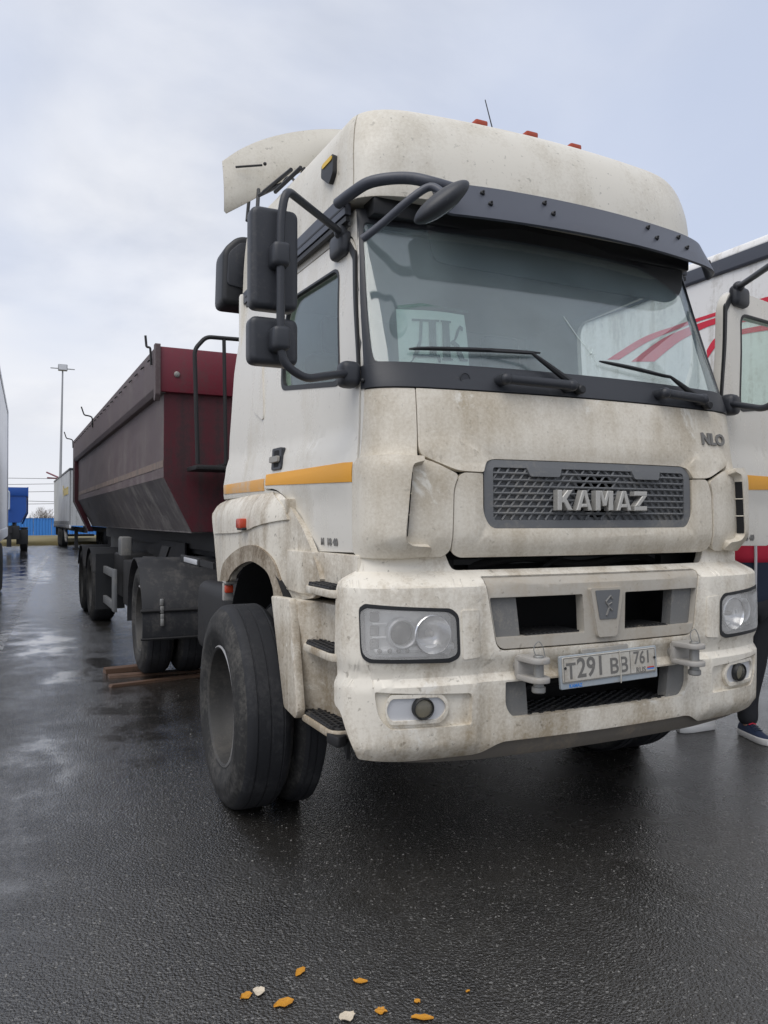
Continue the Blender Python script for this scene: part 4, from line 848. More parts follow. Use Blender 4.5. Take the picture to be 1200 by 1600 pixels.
# ---------------- wing, mudguard and steps on both sides
def sidefn(X):
    def f(u,v):
        y=-u; w=X-.105*(1-math.sqrt(max(0,1-max(0,min(1,(v-1.46)/.155))**2)))
        e=max(0,min(1,(1.30-y)/.55)); w-=.03*min(1,max(0,(y-2.0)/.3))**2+.085*e*e*(3-2*e)
        return Vector((-w,y,v))
    return f
MX=Matrix.Diagonal((-1,1,1,1))
def mud(M,flip):
    Y=lambda pts:[(-y,z) for y,z in pts][::-1]
    WX=1.205
    def Q(pts):
        out=[]; f=sidefn(WX)
        for px,py in pts:          # where the line of sight meets the curved wing
            x=-WX
            for _ in range(90): q=at(px,py,x=x); x=.75*x+.25*f(-q.y,q.z).x
            q=at(px,py,x=x); out.append((-q.y,q.z))
        return out
    W_=[(340,908),(333,802),(352,783),(411,770),(428,768),(443,775),(458,800),(477,836),(491,872),(500,905),(490,934),(431,935),(428,914),(417,890),(396,877),(376,884),(363,898),(358,908)]
    def SP(pts):
        # outline of short straight steps through a smooth closed curve, corners kept where they turn sharply
        q=Q(pts)[::-1]; m=len(q); out=[]
        def sharp(i):
            a=Vector(q[i])-Vector(q[i-1]); b=Vector(q[(i+1)%m])-Vector(q[i]); return a.angle(b,0)>R(52)
        for i in range(m):
            p0,p1,p2,p3=[Vector(q[k%m]) for k in (i-1,i,i+1,i+2)]
            if sharp(i): p0=p1
            if sharp((i+1)%m): p3=p2
            for k in range(5):
                t=k/5; v=.5*((2*p1)+(p2-p0)*t+(2*p0-5*p1+4*p2-p3)*t*t+(3*p1-p0-3*p2+p3)*t**3); out.append((v.x,v.y))
        return out
    wing=panel('wing',sidefn(WX),SP(W_),[],['paint_fender','hole_black'],TR,.03,.06,.05,M=M,flip=flip)
    L_=[(358,908),(363,898),(376,884),(396,877),(417,890),(428,914),(431,935),(447,935),(440,905),(425,870),(400,852),(374,858),(352,880),(346,908)]
    panel('arch_lip',sidefn(WX),SP(L_)[::-1],[],'paint_arch',wing,.02,.05,.05,off=.012,M=M,flip=flip)
    C_=[(334,803),(353,785),(411,772),(428,771),(443,790),(452,812),(430,815),(402,822),(375,832),(336,834)]
    panel('wing_crease',sidefn(WX),SP(C_),[],'paint_fender',wing,.02,.05,.04,off=.010,M=M,flip=flip)
    g=G(); g.box(-1.15,.95,1.50,-1.0,2.1,1.575,.01); g.obj('wing_top','paint_fender',wing,38,M,flip)
    p=at(381,818,x=-WX-.01); g=G(); g.box(p.x-.035,p.y-.05,p.z-.028,p.x+.008,p.y+.05,p.z+.028,.01); lm=g.obj('side_marker','lens_amber_red',TR,38,M,flip)
    g=G(); g.box(p.x-.025,p.y-.06,p.z-.036,p.x+.008,p.y+.06,p.z-.022,.004); g.obj('marker_base','plastic_black',lm,38,M,flip)
    # panel under the door down to the first step
    g=G(); g.prism([(-1.075,.24),(-1.10,.60),(-1.15,.72),(-1.15,.95),(-1.0,.95),(-1.0,.24)],'z',1.13,1.325,.006); g.obj('sill_panel','paint_fender',TR,38,M,flip)
    # mudguard front edge and step well
    g=G(); g.prism(rp([(1.00,1.10),(.70,1.112),(.585,.625),(.62,.585),(.79,.60)],[.02,.03,.02,.02,.02]),'x',-1.215,-1.175,.012)
    g.prism([(-1.18,.80),(-1.18,.68),(-1.09,.60),(-1.06,.26),(-.95,.26),(-.95,.66),(-1.12,.9)],'z',.585,1.10,.004)
    sw=g.obj('step_well','paint_fender',TR,38,M,flip)
    for z,y1 in ((1.195,.60),(.935,.63),(.622,.65)):
        g=G(); poly=rp([(-1.185,y1-.03),(-1.175,.30),(-1.15,.26),(-1.03,.26),(-1.03,y1+.08),(-1.15,y1+.04)],.02); g.prism(poly,'z',z-.045,z-.012,.006)
        st=g.obj('step','paint_fender',sw,38,M,flip)
        g=G(); pin=rp([(-1.177,y1-.045),(-1.168,.31),(-1.14,.275),(-1.04,.275),(-1.04,y1+.06),(-1.14,y1+.02)],.015); g.prism(pin,'z',z-.013,z-.003,.002,1)
        for i in range(5): g.box(-1.165+i*.028,.29,z-.004,-1.157+i*.028,y1-.03,z+.004)
        for i in range(8): g.box(-1.168,.31+i*.036,z-.004,-1.05,.317+i*.036,z+.003)
        g.obj('step_tread','tread_black',st,0,M,flip)
    # stay and rubber end hanging at the bottom
    g=G(); g.prism(rp([(-1.17,.22),(-1.12,.24),(-1.05,.42),(-1.10,.45),(-1.18,.32)],.02),'z',.555,.60,.008); g.obj('bumper_stay','chassis',TR,38,M,flip)
    g=G(); g.prism([(.24,.64),(.40,.62),(.36,.52),(.31,.545),(.27,.49)],'x',-1.11,-1.095); g.obj('torn_rubber','chassis',TR,38,M,flip)
    # wheel-house liner
    g=G(); n=18; vs=[];fs=[]
    for i in range(n+1):
        a=R(15+150*i/n)
        for x in (-1.18,-.62): vs.append((x,1.36+.66*math.cos(a),.62+.66*math.sin(a)))
    for i in range(n): fs.append((2*i,2*i+1,2*i+3,2*i+2))
    g.mesh(vs,fs); g.box(-.64,.65,.6,-.60,2.05,1.30); g.obj('wheel_house','hole_black',TR,38,M,flip)
    # small lamp bracket behind the wheel
    g=G(); g.box(-1.22,1.98,.98,-1.16,2.02,1.10,.006); g.box(-1.22,1.94,1.085,-1.10,2.02,1.10,.004); b=g.obj('lamp_bracket','cast_metal',TR,38,M,flip)
    g=G(); g.box(-1.215,1.955,1.03,-1.165,1.985,1.075,.006); g.obj('lens','lens_amber_red',b,38,M,flip)
mud(None,False); mud(MX,True)
# ---------------- wheels
def tyre_mesh(rad,w,flat=True):
    k=rad/.52
    pr=[(.298,.045),(.315,.022),(.345,.012),(.352,.006),(.38,.002),(.385,-.001),(.42,0),(.424,.003),(.455,.008),(.478,.017),(.482,.022),(.498,.034),(.511,.048),(.5175,.062)]
    half=[(r*k,h) for r,h in pr]; tread=[]
    for c in (.30,.52,.74):
        c=w*c; tread+=[(rad,c-.005),(rad-.0045,c-.003),(rad-.0045,c+.003),(rad,c+.005)]
    prof=half+tread+[(r,w-h) for r,h in half[::-1]]
    g=G(); g.lathe(prof,(0,0,0),'x',64,cap=False); 
    for v in g.bm.verts:
        if v.co.z<-rad+.014: v.co.x+= -.006 if v.co.x<w*.3 else 0; v.co.z=-rad+.014
    me=bpy.data.meshes.new('tyre'); g.bm.to_mesh(me); g.bm.free(); me.materials.append(MATS['rubber']); me.materials.append(MATS['rubber_side'])
    for p in me.polygons: c=p.center; p.material_index=0 if math.hypot(c.y,c.z)>rad*.945 else 1
    finish(me,40); return me
def rim_mesh(k,dish,front):
    g=G()
    pr=[(.302,.030),(.310,.024),(.302,.018),(.292,.026),(.286,.06),(.276,.10),(.270,dish-.02),(.255,dish),(.19,dish+.012),(.135,dish+.004),(.125,dish-.012),(.11,dish-.018),(.105,dish-.06),(.05,dish-.066),(0,dish-.066)] if front else [(.302,.030),(.310,.024),(.302,.018),(.292,.026),(.284,.08),(.276,.14),(.262,dish),(.20,dish+.015),(.12,dish+.02),(0,dish+.02)]
    g.lathe([(r*k,h) for r,h in pr],(0,0,0),'x',48,cap=False)
    me=bpy.data.meshes.new('rim'); g.bm.to_mesh(me); g.bm.free(); me.materials.append(MATS['rim']); me.materials.append(MATS['rim_edge'])
    for p in me.polygons: c=p.center; p.material_index=1 if math.hypot(c.y,c.z)>.298*k and c.x<.03 else 0
    finish(me,35); return me
TY=tyre_mesh(.52,.28); TY2=tyre_mesh(.52,.345); TY3=tyre_mesh(.52,.17); RM=rim_mesh(1,.165,False); RM2=rim_mesh(1,.12,True)
def wheel(parent,x,y,side,tm=TY,rm=RM,rad=.52,sz=0):
    """side -1: outer face towards -x at x; +1: mirrored"""
    t=bpy.data.objects.new('tyre',tm); COL.objects.link(t); t.parent=parent; t.location=(x,y,rad-.014+sz)
    if side>0: t.rotation_euler=(0,0,math.pi)
    if rm:
        r=bpy.data.objects.new('rim',rm); COL.objects.link(r); r.parent=t
        if rm is RM:
            b=bpy.data.meshes.get('wheel_nuts')
            if not b:
                g=G()
                for i in range(10): a=i*math.pi/5; g.cyl((.185,.168*math.cos(a),.168*math.sin(a)),(.15,.168*math.cos(a),.168*math.sin(a)),.016,6)
                b=bpy.data.meshes.new('wheel_nuts'); g.bm.to_mesh(b); g.bm.free(); b.materials.append(MATS['rim']); finish(b,30)
            n=bpy.data.objects.new('wheel_nuts',b); COL.objects.link(n); n.parent=t
    return t
for s in (-1,1):
    wheel(TR,s*1.405,1.34,s); wheel(TR,s*1.118,1.34,s,TY3,None)
    wheel(TR,s*1.36,4.93,s,TY,RM,.52,.035 if s<0 else 0); wheel(TR,s*1.04,4.93,s,TY,None,.52,.035 if s<0 else 0)
# ---------------- frame and fittings
for s in (-1,1):
    g=G(); x=s*.42; g.prism([(x-.04,.72),(x+.04,.72),(x+.04,.73),(x-.03,.73),(x-.03,.99),(x+.04,.99),(x+.04,1.0),(x-.04,1.0)],'y',.5,5.9); g.obj('frame_rail','chassis',TR)
g=G()
g.bm.free()
for y in (.9,2.3,3.4,4.3,5.6): g=G(); g.box(-.379,y,.76,.379,y+.12,.96,.01); g.obj('crossmember','chassis',TR)
for y in (1.33,4.93):
    g=G(); g.cyl((-1.1,y,.51),(1.1,y,.51),.075 if y<2 else .10,16); 
    if y>2: g.ball((0,y,.51),.24,(1,.9,1))
    g.obj('axle','chassis',TR)
g=G(); g.box(-.35,.55,.62,.35,2.4,1.28,.06); g.obj('engine','hole_black',TR)
g=G(); g.box(-1.08,2.55,.45,-.55,3.55,1.0,.09,3); g.obj('fuel_tank','chassis',TR); 
g=G(); g.box(.55,2.35,.45,1.12,3.7,1.0,.09,3); g.obj('fuel_tank','chassis',TR)
g=G(); g.cyl((-.9,2.25,.72),(-.9,2.5,.72),.21,24,.03); g.obj('air_tank','plastic_black',TR)
g=G(); g.box(-.55,2.35,1.0,.55,4.1,1.03); g.obj('catwalk','chassis',TR)
g=G(); g.prism(rp([(-.48,4.45),(.48,4.45),(.40,5.5),(.12,5.6),(.1,5.2),(-.1,5.2),(-.12,5.6),(-.40,5.5)],.05),'z',1.12,1.17,.01); g.box(-.5,4.6,1.0,.5,5.2,1.12,.02); g.obj('fifth_wheel','chassis',TR)
# rear mudguards with rails, strap and catch
def rear_guard(s):
    vs=[];fs=[]; n=22; cy,cz,r=4.93,.53,.585
    def P(i,x,o=0): a=R(-12+200*i/n); return (x,cy-(r+o)*math.cos(a),cz+(r+o)*math.sin(a))
    xs=[-1.385,-1.377,-1.20,-1.19,-1.02,-1.01,-.84,-.83,-.66]
    for o in (0,-.012):
        for i in range(n+1):
            for k,x in enumerate(xs): vs.append(P(i,x,o+(.006 if k in (2,3,4,5,6,7) and (k//2)%2 else 0)))
    m=len(xs); q=(n+1)*m
    for i in range(n):
        for k in range(m-1): a=i*m+k; fs.append((a,a+1,a+m+1,a+m)); fs.append((q+a,q+a+m,q+a+m+1,q+a+1))
        for k in (0,m-1): a=i*m+k; fs.append((a,a+m,q+a+m,q+a) if k==0 else (a,q+a,q+a+m,a+m))
    g=G(); g.mesh(vs,fs); bmesh.ops.recalc_face_normals(g.bm,faces=g.bm.faces[:]); MM=None if s<0 else MX
    gd=g.obj('mudguard','guard_plastic',TR,40,MM,s>0)
    for i,rr in ((2.8,.016),(.2,.010)):
        g=G(); a=P(i,-1.40,.014); b=P(i,-.64,.014); g.tube([a,b],rr,8); g.obj('guard_rail','chassis',gd,38,MM,s>0)
    g=G(); x=-1.22
    for i in (3.6,2.9,2.2,1.7):
        a=Vector(P(i,x,.012)); g.box(a.x-.016,a.y-.02,a.z-.03,a.x+.016,a.y+.0,a.z+.03,.006)
    g.obj('guard_catch','steel',gd,38,MM,s>0)
rear_guard(-1); rear_guard(1)
# air and electric lines behind the cab, white marker lamp
g=G()
for i,x in enumerate((-.25,-.1,.1,.25)): g.tube(smooth([(x,2.2,1.9),(x-.05,2.6,1.5),(x+.02,3.2,1.35+.03*i),(x,4.0,1.5)],6),.014,6)
g.obj('air_line','plastic_black',TR)
a=at(287,872,x=-1.0); b=at(316,869,x=-1.0); g=G(); g.box(-1.03,min(a.y,b.y),a.z-.035,-1.0,max(a.y,b.y),a.z+.035,.008); g.box(-1.02,min(a.y,b.y)-.5,a.z-.025,-1.005,min(a.y,b.y),a.z+.025); mk=g.obj('marker_holder','chassis',TR)
g=G(); g.box(-1.04,min(a.y,b.y)+.04,a.z-.022,-1.03,max(a.y,b.y)-.22,a.z+.022,.006); g.obj('lens','pale_metal',mk)
# ------------------------------------------------------------------ maroon tipper trailer behind the truck
def oct_poly(hw,hs,zt,zk,zb,bx): return [(-hs,zt),(-hs,zk),(-bx,zb),(bx,zb),(hs,zk),(hs,zt)]
def dented(name,seg,th,y0,y1,mat,parent):
    """steel sheet between two points of the section, slightly buckled by use"""
    n,m=64,10; (x0,z0),(x1,z1)=seg; vs=[];fs=[]
    for k in (0,1):
        for i in range(n+1):
            for j in range(m+1):
                t=j/m; y=y0+(y1-y0)*i/n; e=math.sin(math.pi*t)**.5 if 0<t<1 else 0
                d=.022*mnoise.noise((y*.8,z0+t*1.5,x0*3))+.012*mnoise.noise((y*2.3,t*4,x0*5)); s=1 if th<0 else -1
                vs.append((x0+(x1-x0)*t-s*abs(d)*e+(th if k else 0),y,z0+(z1-z0)*t))
    q=(n+1)*(m+1)
    for i in range(n):
        for j in range(m): a=i*(m+1)+j; fs+=[(a,a+1,a+m+2,a+m+1),(q+a,q+a+m+1,q+a+m+2,q+a+1)]
    g=G(); g.mesh(vs,fs); bmesh.ops.recalc_face_normals(g.bm,faces=g.bm.faces[:]); return g.obj(name,mat,parent,60)
def tipper(TL,y0,y1,m,detail=True,far=False):
    """half-octagon tub from y0 to y1 (local), m: material names"""
    zt,zr,zk,zb=3.045,2.655,1.86,1.36; hs,bx=1.185,.93; th=.012
    for s in (-1,1):
        # side plate above the knuckle, bevel plate below
        a=lambda x:s*x
        sp=dented('side_plate',[(a(hs),zr-.02),(a(hs),zk)],a(-th),y0+.02,y1-.1,m['side'],TL)
        dented('bevel_plate',[(a(hs-.001),zk-.001),(a(bx),zb)],a(-th),y0+.02,y1-.1,m['low'],TL)
        g=G(); g.prism(rp([(a(1.265),zt),(a(1.265),zr+.02),(a(1.235),zr-.03),(a(hs-th),zr-.03),(a(hs-.05),zt)],.008),'y',y0-.03,y1+.02); tr=g.obj('top_rail',m['rail'],TL)
        if detail:
            g=G(); g.prism([(a(hs+.002),2.02),(a(hs+.002),1.955),(a(hs),1.955),(a(hs),2.02)],'y',y0+.03,y1-.2); g.obj('stripe',m['stripe'],sp)
            for i in range(22):
                y=y0+.25+i*.40; g=G(); g.tube([(a(1.265),y-.03,zt-.07),(a(1.285),y-.025,zt-.085),(a(1.29),y,zt-.095),(a(1.285),y+.025,zt-.085),(a(1.265),y+.03,zt-.07)],.006,5); g.obj('tarp_hook',m['dark'],tr)
        # corner posts
        g=G(); g.prism(rp([(y0-.075,zt+.02),(y0+.015,zt+.02),(y0+.015,zr-.09),(y0-.03,zr-.11),(y0-.075,zr-.05)],.015),'x',*sorted((a(1.23),a(1.275)))); g.obj('corner_gusset',m['rail'],TL)
        # rear frame following the section
        for dy,o in ((0,.0),(.16,.012)):
            pts=[(a(1.25+o),zt),(a(1.25+o),zk-.02),(a(.99),zb-.12),(a(.90),zb-.12),(a(1.15),zk),(a(1.15),zt)]
            g=G(); g.prism(pts,'y',y1-.10+dy,y1+.02+dy); g.obj('rear_frame',m['rail'] if dy else m['front'],TL)
    g=G(); g.box(-bx,y0+.02,zb-.012,bx,y1-.1,zb); g.obj('tub_floor',m['low'],TL)
    # front wall: bright band above, plain sheet below
    pl=oct_poly(0,hs,zr,zk,zb,bx); g=G(); g.prism(pl,'y',y0,y0+.02); g.obj('front_wall',m['front'],TL)
    g=G(); g.box(-1.23,y0-.05,zr-.02,1.23,y0+.03,zt,.008); g.obj('front_band',m['bright'],TL)
    g=G(); g.prism([(x*.99,z+.02 if z<2 else z) for x,z in oct_poly(0,1.15,zt,zk,zb,.9)],'y',y1+.0,y1+.05); g.obj('tailgate',m['front'],TL)
    for x in (-.62,.62): g=G(); g.prism([(x-.05,zb-.2),(x+.05,zb-.2),(x+.05,zb-.012),(x-.05,zb-.012)],'y',y0+.2,y1-.2); g.obj('tub_beam',m['dark'],TL)
TL=thing('tipper_trailer','dusty maroon tipper trailer coupled behind the white truck','trailer',(0,4.9,0),R(1.5))
TM=dict(side='tub_side',low='tub_low',rail='tub_side',stripe='tub_stripe',dark='chassis',front='maroon',bright='maroon_bright')
TM['rail']='tub_side'
Y0,Y1=-.32,8.85
tipper(TL,Y0,Y1,TM)
g=G(); g.ball((-1.08,Y0-.055,2.80),.028,(1,.4,1)); g.obj('wall_bracket','steel',TL)
# bent tarp rods on the left rail
for px,py in ((235,548),(150,655),(119,690)):
    w=at(px,py,z=3.03); q=TL.matrix_basis.inverted()@w; y=q.y; x=-1.26
    g=G(); g.tube(fillet([(x-.015,y,2.90),(x-.02,y,3.06),(x-.07,y+.02,3.08),(x-.13,y+.06,3.09),(x-.17,y+.08,3.22)] if py>600 else [(x-.02,y,2.90),(x-.03,y,3.06),(x-.06,y+.02,3.065),(x-.07,y+.02,3.17)],.03),.011,6); g.obj('tarp_rod','chassis',TL)
# platform with railing on the front wall
def loc(px,py,yl):   # photo pixel on the plane local y = yl
    w=at(px,py,y=4.9+yl); return TL.matrix_basis.inverted()@w
yy=Y0-.42; a=loc(303,545,yy); b=loc(308,725,yy); z1=loc(320,527,yy).z
g=G(); g.tube(fillet([(b.x,yy,b.z),(a.x,yy,z1-.12),(a.x+.10,yy,z1),(a.x+.9,yy,z1+.02)],.05),.019,8); g.tube([(a.x+.26,yy,z1),(a.x+.28,yy,b.z)],.017,8); g.tube([(a.x+.28,yy,b.z),(a.x+.28,Y0,b.z)],.017,8)
ra=g.obj('railing','chassis',TL)
g=G(); g.box(b.x-.02,yy-.03,b.z-.05,b.x+.9,Y0-.06,b.z-.01,.006); g.obj('platform','chassis',TL)
# trailer frame, legs, axles
for s in (-1,1):
    g=G(); x=s*.55; g.prism([(x-.06,.86),(x+.06,.86),(x+.06,.88),(x+.01,.88),(x+.01,1.14),(x+.06,1.14),(x+.06,1.16),(x-.06,1.16),(x-.06,1.14),(x-.01,1.14),(x-.01,.88),(x-.06,.88)],'y',1.3,Y1); g.obj('frame_rail','chassis',TL)
    g=G(); x=s*.55; g.box(x-.08,-1.1,1.10,x+.08,1.4,1.22,.01); g.obj('neck_rail','chassis',TL)
g=G()
g.bm.free()
for y in (-.9,0.3,1.4,2.4,3.5,5.2,6.6,8.0): g=G(); g.box(-.48,y,.95,.48,y+.1,1.1); g.obj('crossmember','chassis',TL)
g=G(); g.prism([(-1.0,.2),(-1.0,1.7),(-.6,2.0),(.6,2.0),(1.0,1.7),(1.0,.2)],'z',1.02,1.04); g.obj('deck_plate','chassis',TL)
for y in (4.62,5.97):
    g=G(); g.cyl((-1.15,y,.51),(1.15,y,.51),.075,14); g.obj('axle','chassis',TL)
    for s in (-1,1):
        wheel(TL,s*1.36,y,s,TY2,RM2)
        g=G(); vs=[];fs=[]; n=12
        for i in range(n+1):
            t=R(25+130*i/n)
            for x in (s*1.365,s*.95): vs.append((x,y+.60*math.cos(t),.50+.57*math.sin(t)))
        fs=[(2*i,2*i+1,2*i+3,2*i+2) for i in range(n)]; vs+= [(x,yv,z-.012) for x,yv,z in vs]; q=2*(n+1); fs+=[(q+a,q+d,q+c,q+b) for a,b,c,d in fs]
        fs+=[(2*i,2*i+2,q+2*i+2,q+2*i) for i in range(n)]; g.mesh(vs,fs); bmesh.ops.recalc_face_normals(g.bm,faces=g.bm.faces[:]); g.obj('mudguard','plastic_black',TL)
for s in (-1,1):
    # side guard: post and two bars
    x0,x1=sorted((s*1.20,s*1.24)); g=G(); g.box(x0,2.75,.30,x1,2.98,.84,.006); sg=g.obj('guard_post','grille_grey' if s<0 else 'chassis',TL)
    for z in (.78,.37): g=G(); g.box(x0-.004,2.96,z-.05,x1+.004,3.90,z+.05,.006); g.obj('guard_bar','grille_grey' if s<0 else 'chassis',sg)
    g=G(); g.box(*((s*.62-.07),1.2,.1),(s*.62+.07),1.34,1.0,.006); g.box(s*.62-.15,1.15,.05,s*.62+.15,1.39,.1,.01); g.obj('landing_leg','chassis',TL)
    x0,x1=sorted((s*.6,s*1.15)); g=G(); g.box(x0,1.9,.42,x1,2.6,.98,.02); g.obj('tool_box','chassis',TL)
    x0,x1=sorted((s*.5,s*1.10)); g=G(); g.box(x0,3.0,.45,x1,3.9,1.02,.03); g.obj('air_tank_box','chassis',TL)
    g=G(); x0,x1=sorted((s*.95,s*1.34)); g.box(x0,3.93,.22,x1,3.95,1.0); g.obj('mud_flap','plastic_black',TL)
g=G(); g.box(-1.18,2.55,1.02,-1.05,2.82,1.26,.02); tb=g.obj('control_box','insert_grey',TL); g=G(); g.box(-1.185,2.58,1.05,-1.175,2.79,1.23,.01); g.obj('box_lid','grille_grey',tb)
g=G(); g.tube([(-1.1,1.1,1.0),(-1.1,2.5,.95),(-.9,3.2,.9)],.03,8); g.tube(smooth([(-.95,1.5,.9),(-1.0,2.0,.7),(-.9,2.6,.75),(-.95,3.3,.85)],6),.02,6); g.box(-1.15,.95,.9,-1.02,1.12,1.08,.01); g.box(-1.02,3.3,.8,-.9,4.0,.86); g.obj('pipework','chassis',TL)
g=G(); g.prism([(1.0,1.22),(2.4,1.22),(3.4,1.10),(3.4,1.0),(1.0,1.0)],'x',-.72,-.70); g.prism([(.4,1.2),(.8,1.2),(1.3,.9),(.9,.9)],'x',-1.0,-.98); g.obj('gusset_plate','chassis',TL)
# ------------------------------------------------------------------ planks under the rear wheel
def plank(x,y,L,w,h,rz,label,z=0):
    g=G(); b=bmesh.new(); bmesh.ops.create_cube(b,size=1)
    for v in b.verts: v.co=Vector((v.co.x*L*(1+.04*random.uniform(-1,1)),v.co.y*w*(1+.1*random.uniform(-1,1)),(v.co.z+.5)*h))
    g.merge(b); o=g.obj('wooden_plank','wood',None,0); o.location=(x,y,z); o.rotation_euler=(0,0,rz); tag(o,label,'plank','planks under the rear wheel'); return o
p1=at(187,1049,z=0); p2=at(250,1056,z=0)
plank(-1.38,5.22,.50,.13,.045,R(8),'thick reddish plank sticking out behind the rear drive wheel')
plank(-1.10,4.93,1.0,.12,.020,R(-4),'thin plank lying under the rear drive wheel',0)
plank(-1.22,4.58,.85,.07,.022,R(10),'narrow splintered plank lying in front of the rear drive wheel')
# ------------------------------------------------------------------ curtain trailer on the right
CTX=3.58
CR=thing('curtain_trailer','white curtain trailer with red swooshes beyond the open door','trailer',(CTX+1.27,4.5,0))
def rel(o,px,py,x): w=at(px,py,x=x); return Vector(w)-o.location
ya,yb=-6.3,7.3
zb0=at(1200,403,x=CTX).z; zb1=at(1200,379,x=CTX).z; zt2=at(1200,363,x=CTX).z
def curtain():
    n=220; vs=[];fs=[]; zs=[1.18+i*(zb0+.01-1.18)/16 for i in range(17)]
    for i in range(n+1):
        y=ya+(yb-ya)*i/n
        for z in zs:
            wv=.012*mnoise.noise((y*1.8,z*.5,1))+.005*math.sin(z*9+2*mnoise.noise((y,0,0)))*mnoise.noise((y*.7,z*2,5))
            vs.append((-1.262+wv,y,z))
    m=len(zs)
    for i in range(n):
        for j in range(m-1): fs.append((i*m+j,i*m+j+1,(i+1)*m+j+1,(i+1)*m+j))
    g=G(); g.mesh(vs,fs); bmesh.ops.recalc_face_normals(g.bm,faces=g.bm.faces[:]); return g.obj('curtain','curtain_white',CR,60)
cu=curtain()
g=G(); g.box(-1.24,ya,1.16,1.24,yb,zb0,.01); g.obj('cargo_body','box_white',CR)
g=G(); g.prism(rp([(-1.285,zb0),(-1.295,zb0+.02),(-1.295,zb1),(-1.27,zb1+.006),(-1.2,zb1+.006),(-1.2,zb0)],.006),'y',ya,yb); g.obj('roof_rail','visor_grey',CR)
g=G(); g.prism(rp([(-1.27,zb1+.004),(-1.24,zt2),(-1.1,zt2+.03),(1.1,zt2+.03),(1.24,zt2),(1.27,zb1+.004)],.03),'y',ya,yb); g.obj('roof_sheet','curtain_white',CR)
g=G()
g.bm.free()
for i in range(12): g=G(); g.cyl((-1.262,ya+.4+i*1.1,(zb1+zt2)/2),(-1.245,ya+.4+i*1.1,(zb1+zt2)/2+.003),.018,10); g.obj('roof_rivet','plastic_dark',CR)
g=G()
g.bm.free()
for i in range(24): y=ya+.3+i*.56; g=G(); g.box(-1.30,y-.02,1.05,-1.285,y+.02,1.40,.003); g.obj('curtain_strap','plastic_dark',CR)
for s in (-1,1): g=G(); x0,x1=sorted((s*1.2,s*1.28)); g.box(x0,ya,1.02,x1,yb,1.17,.01); g.obj('side_rave','pale_metal',CR)
for x in (-.5,.5): g=G(); g.box(x-.06,ya+.3,.85,x+.06,yb-.2,1.03); g.obj('frame_rail','chassis',CR)
for y in (3.2,4.5,5.8):
    g=G(); g.cyl((-1.1,y,.51),(1.1,y,.51),.07,12); g.obj('axle','chassis',CR)
    for s in (-1,1): wheel(CR,s*1.24,y,s,TY2,RM2)
for s in (-1,1):
    g=G(); g.box(s*.7-.07,-3.0,.06,s*.7+.07,-2.86,1.02); g.box(s*.7-.15,-3.05,.0,s*.7+.15,-2.81,.06); g.obj('landing_leg','chassis',CR)
def swoosh(top,bot):
    """red band printed on the curtain between two pixel curves"""
    A=[rel(CR,px,py,CTX) for px,py in top]; B=[rel(CR,px,py,CTX) for px,py in bot]; A=smooth(A,8); B=smooth(B,8); vs=[];fs=[]; n=len(A)
    for a,b in zip(A,B):
        for t in (0,.33,.67,1): q=a.lerp(b,t); wv=.012*mnoise.noise((q.y*1.8,q.z*.5,1))+.005*math.sin(q.z*9+2*mnoise.noise((q.y,0,0)))*mnoise.noise((q.y*.7,q.z*2,5)); vs.append((-1.2655+wv,q.y,q.z))
    for i in range(n-1):
        for j in range(3): k=i*4+j; fs.append((k,k+1,k+5,k+4))
    g=G(); g.mesh(vs,fs); return g.obj('swoosh','curtain_red',cu,60)
swoosh([(948,562),(1000,529),(1060,507),(1112,490),(1165,473),(1240,452)],[(966,562),(1010,535),(1064,512),(1114,495),(1168,480),(1240,462)])
swoosh([(985,565),(1030,532),(1068,514),(1114,498),(1163,484),(1240,466)],[(1022,565),(1052,540),(1076,525),(1116,507),(1163,503),(1240,480)])
swoosh([(1104,548),(1118,528),(1150,516),(1240,500)],[(1106,560),(1121,540),(1152,524),(1240,510)])
# ------------------------------------------------------------------ white box trailer at the left edge
BX=thing('box_trailer','white box trailer cut off by the left edge of the picture','trailer',(-4.03,12.75,0))
for i in range(7):
    y=-4.2+i*1.2; g=G(); g.box(-1.28+2.54,y,1.30,1.278,y+1.188,3.93); g.obj('side_panel','box_white',BX)
g=G(); g.box(-1.27,-4.2,1.15,1.255,4.2,3.95); g.obj('cargo_box','box_white',BX)
g=G(); g.box(1.22,-4.22,3.92,1.295,4.26,4.02,.015); g.box(1.22,-4.22,1.10,1.295,4.26,1.30,.01); g.box(1.22,4.19,1.12,1.30,4.28,4.0,.01); g.obj('edge_profile','pale_metal',BX)
g=G(); g.box(-1.24,4.2,1.16,1.22,4.25,3.95); g.obj('rear_door','box_white',BX)
for x in (-.5,.5): g=G(); g.box(x-.06,-4,.85,x+.06,4.1,1.10); g.obj('frame_rail','chassis',BX)
for y in (-2.2,1.0,2.3):
    g=G(); g.cyl((-1.1,y,.51),(1.1,y,.51),.07,12); g.obj('axle','chassis',BX)
    for s in (-1,1): wheel(BX,s*1.24,y,s,TY2,RM2)
g=G(); g.box(1.17,-1.5,.45,1.21,.3,.58,.005); g.box(1.17,-1.5,.75,1.21,.3,.88,.005); g.box(1.1,-1.4,.45,1.18,-1.3,1.1); g.box(1.1,.1,.45,1.18,.2,1.1); g.obj('side_guard','pale_metal',BX)
g=G(); g.box(-1.1,4.0,.5,1.1,4.15,.62,.01); g.obj('rear_bar','chassis',BX)
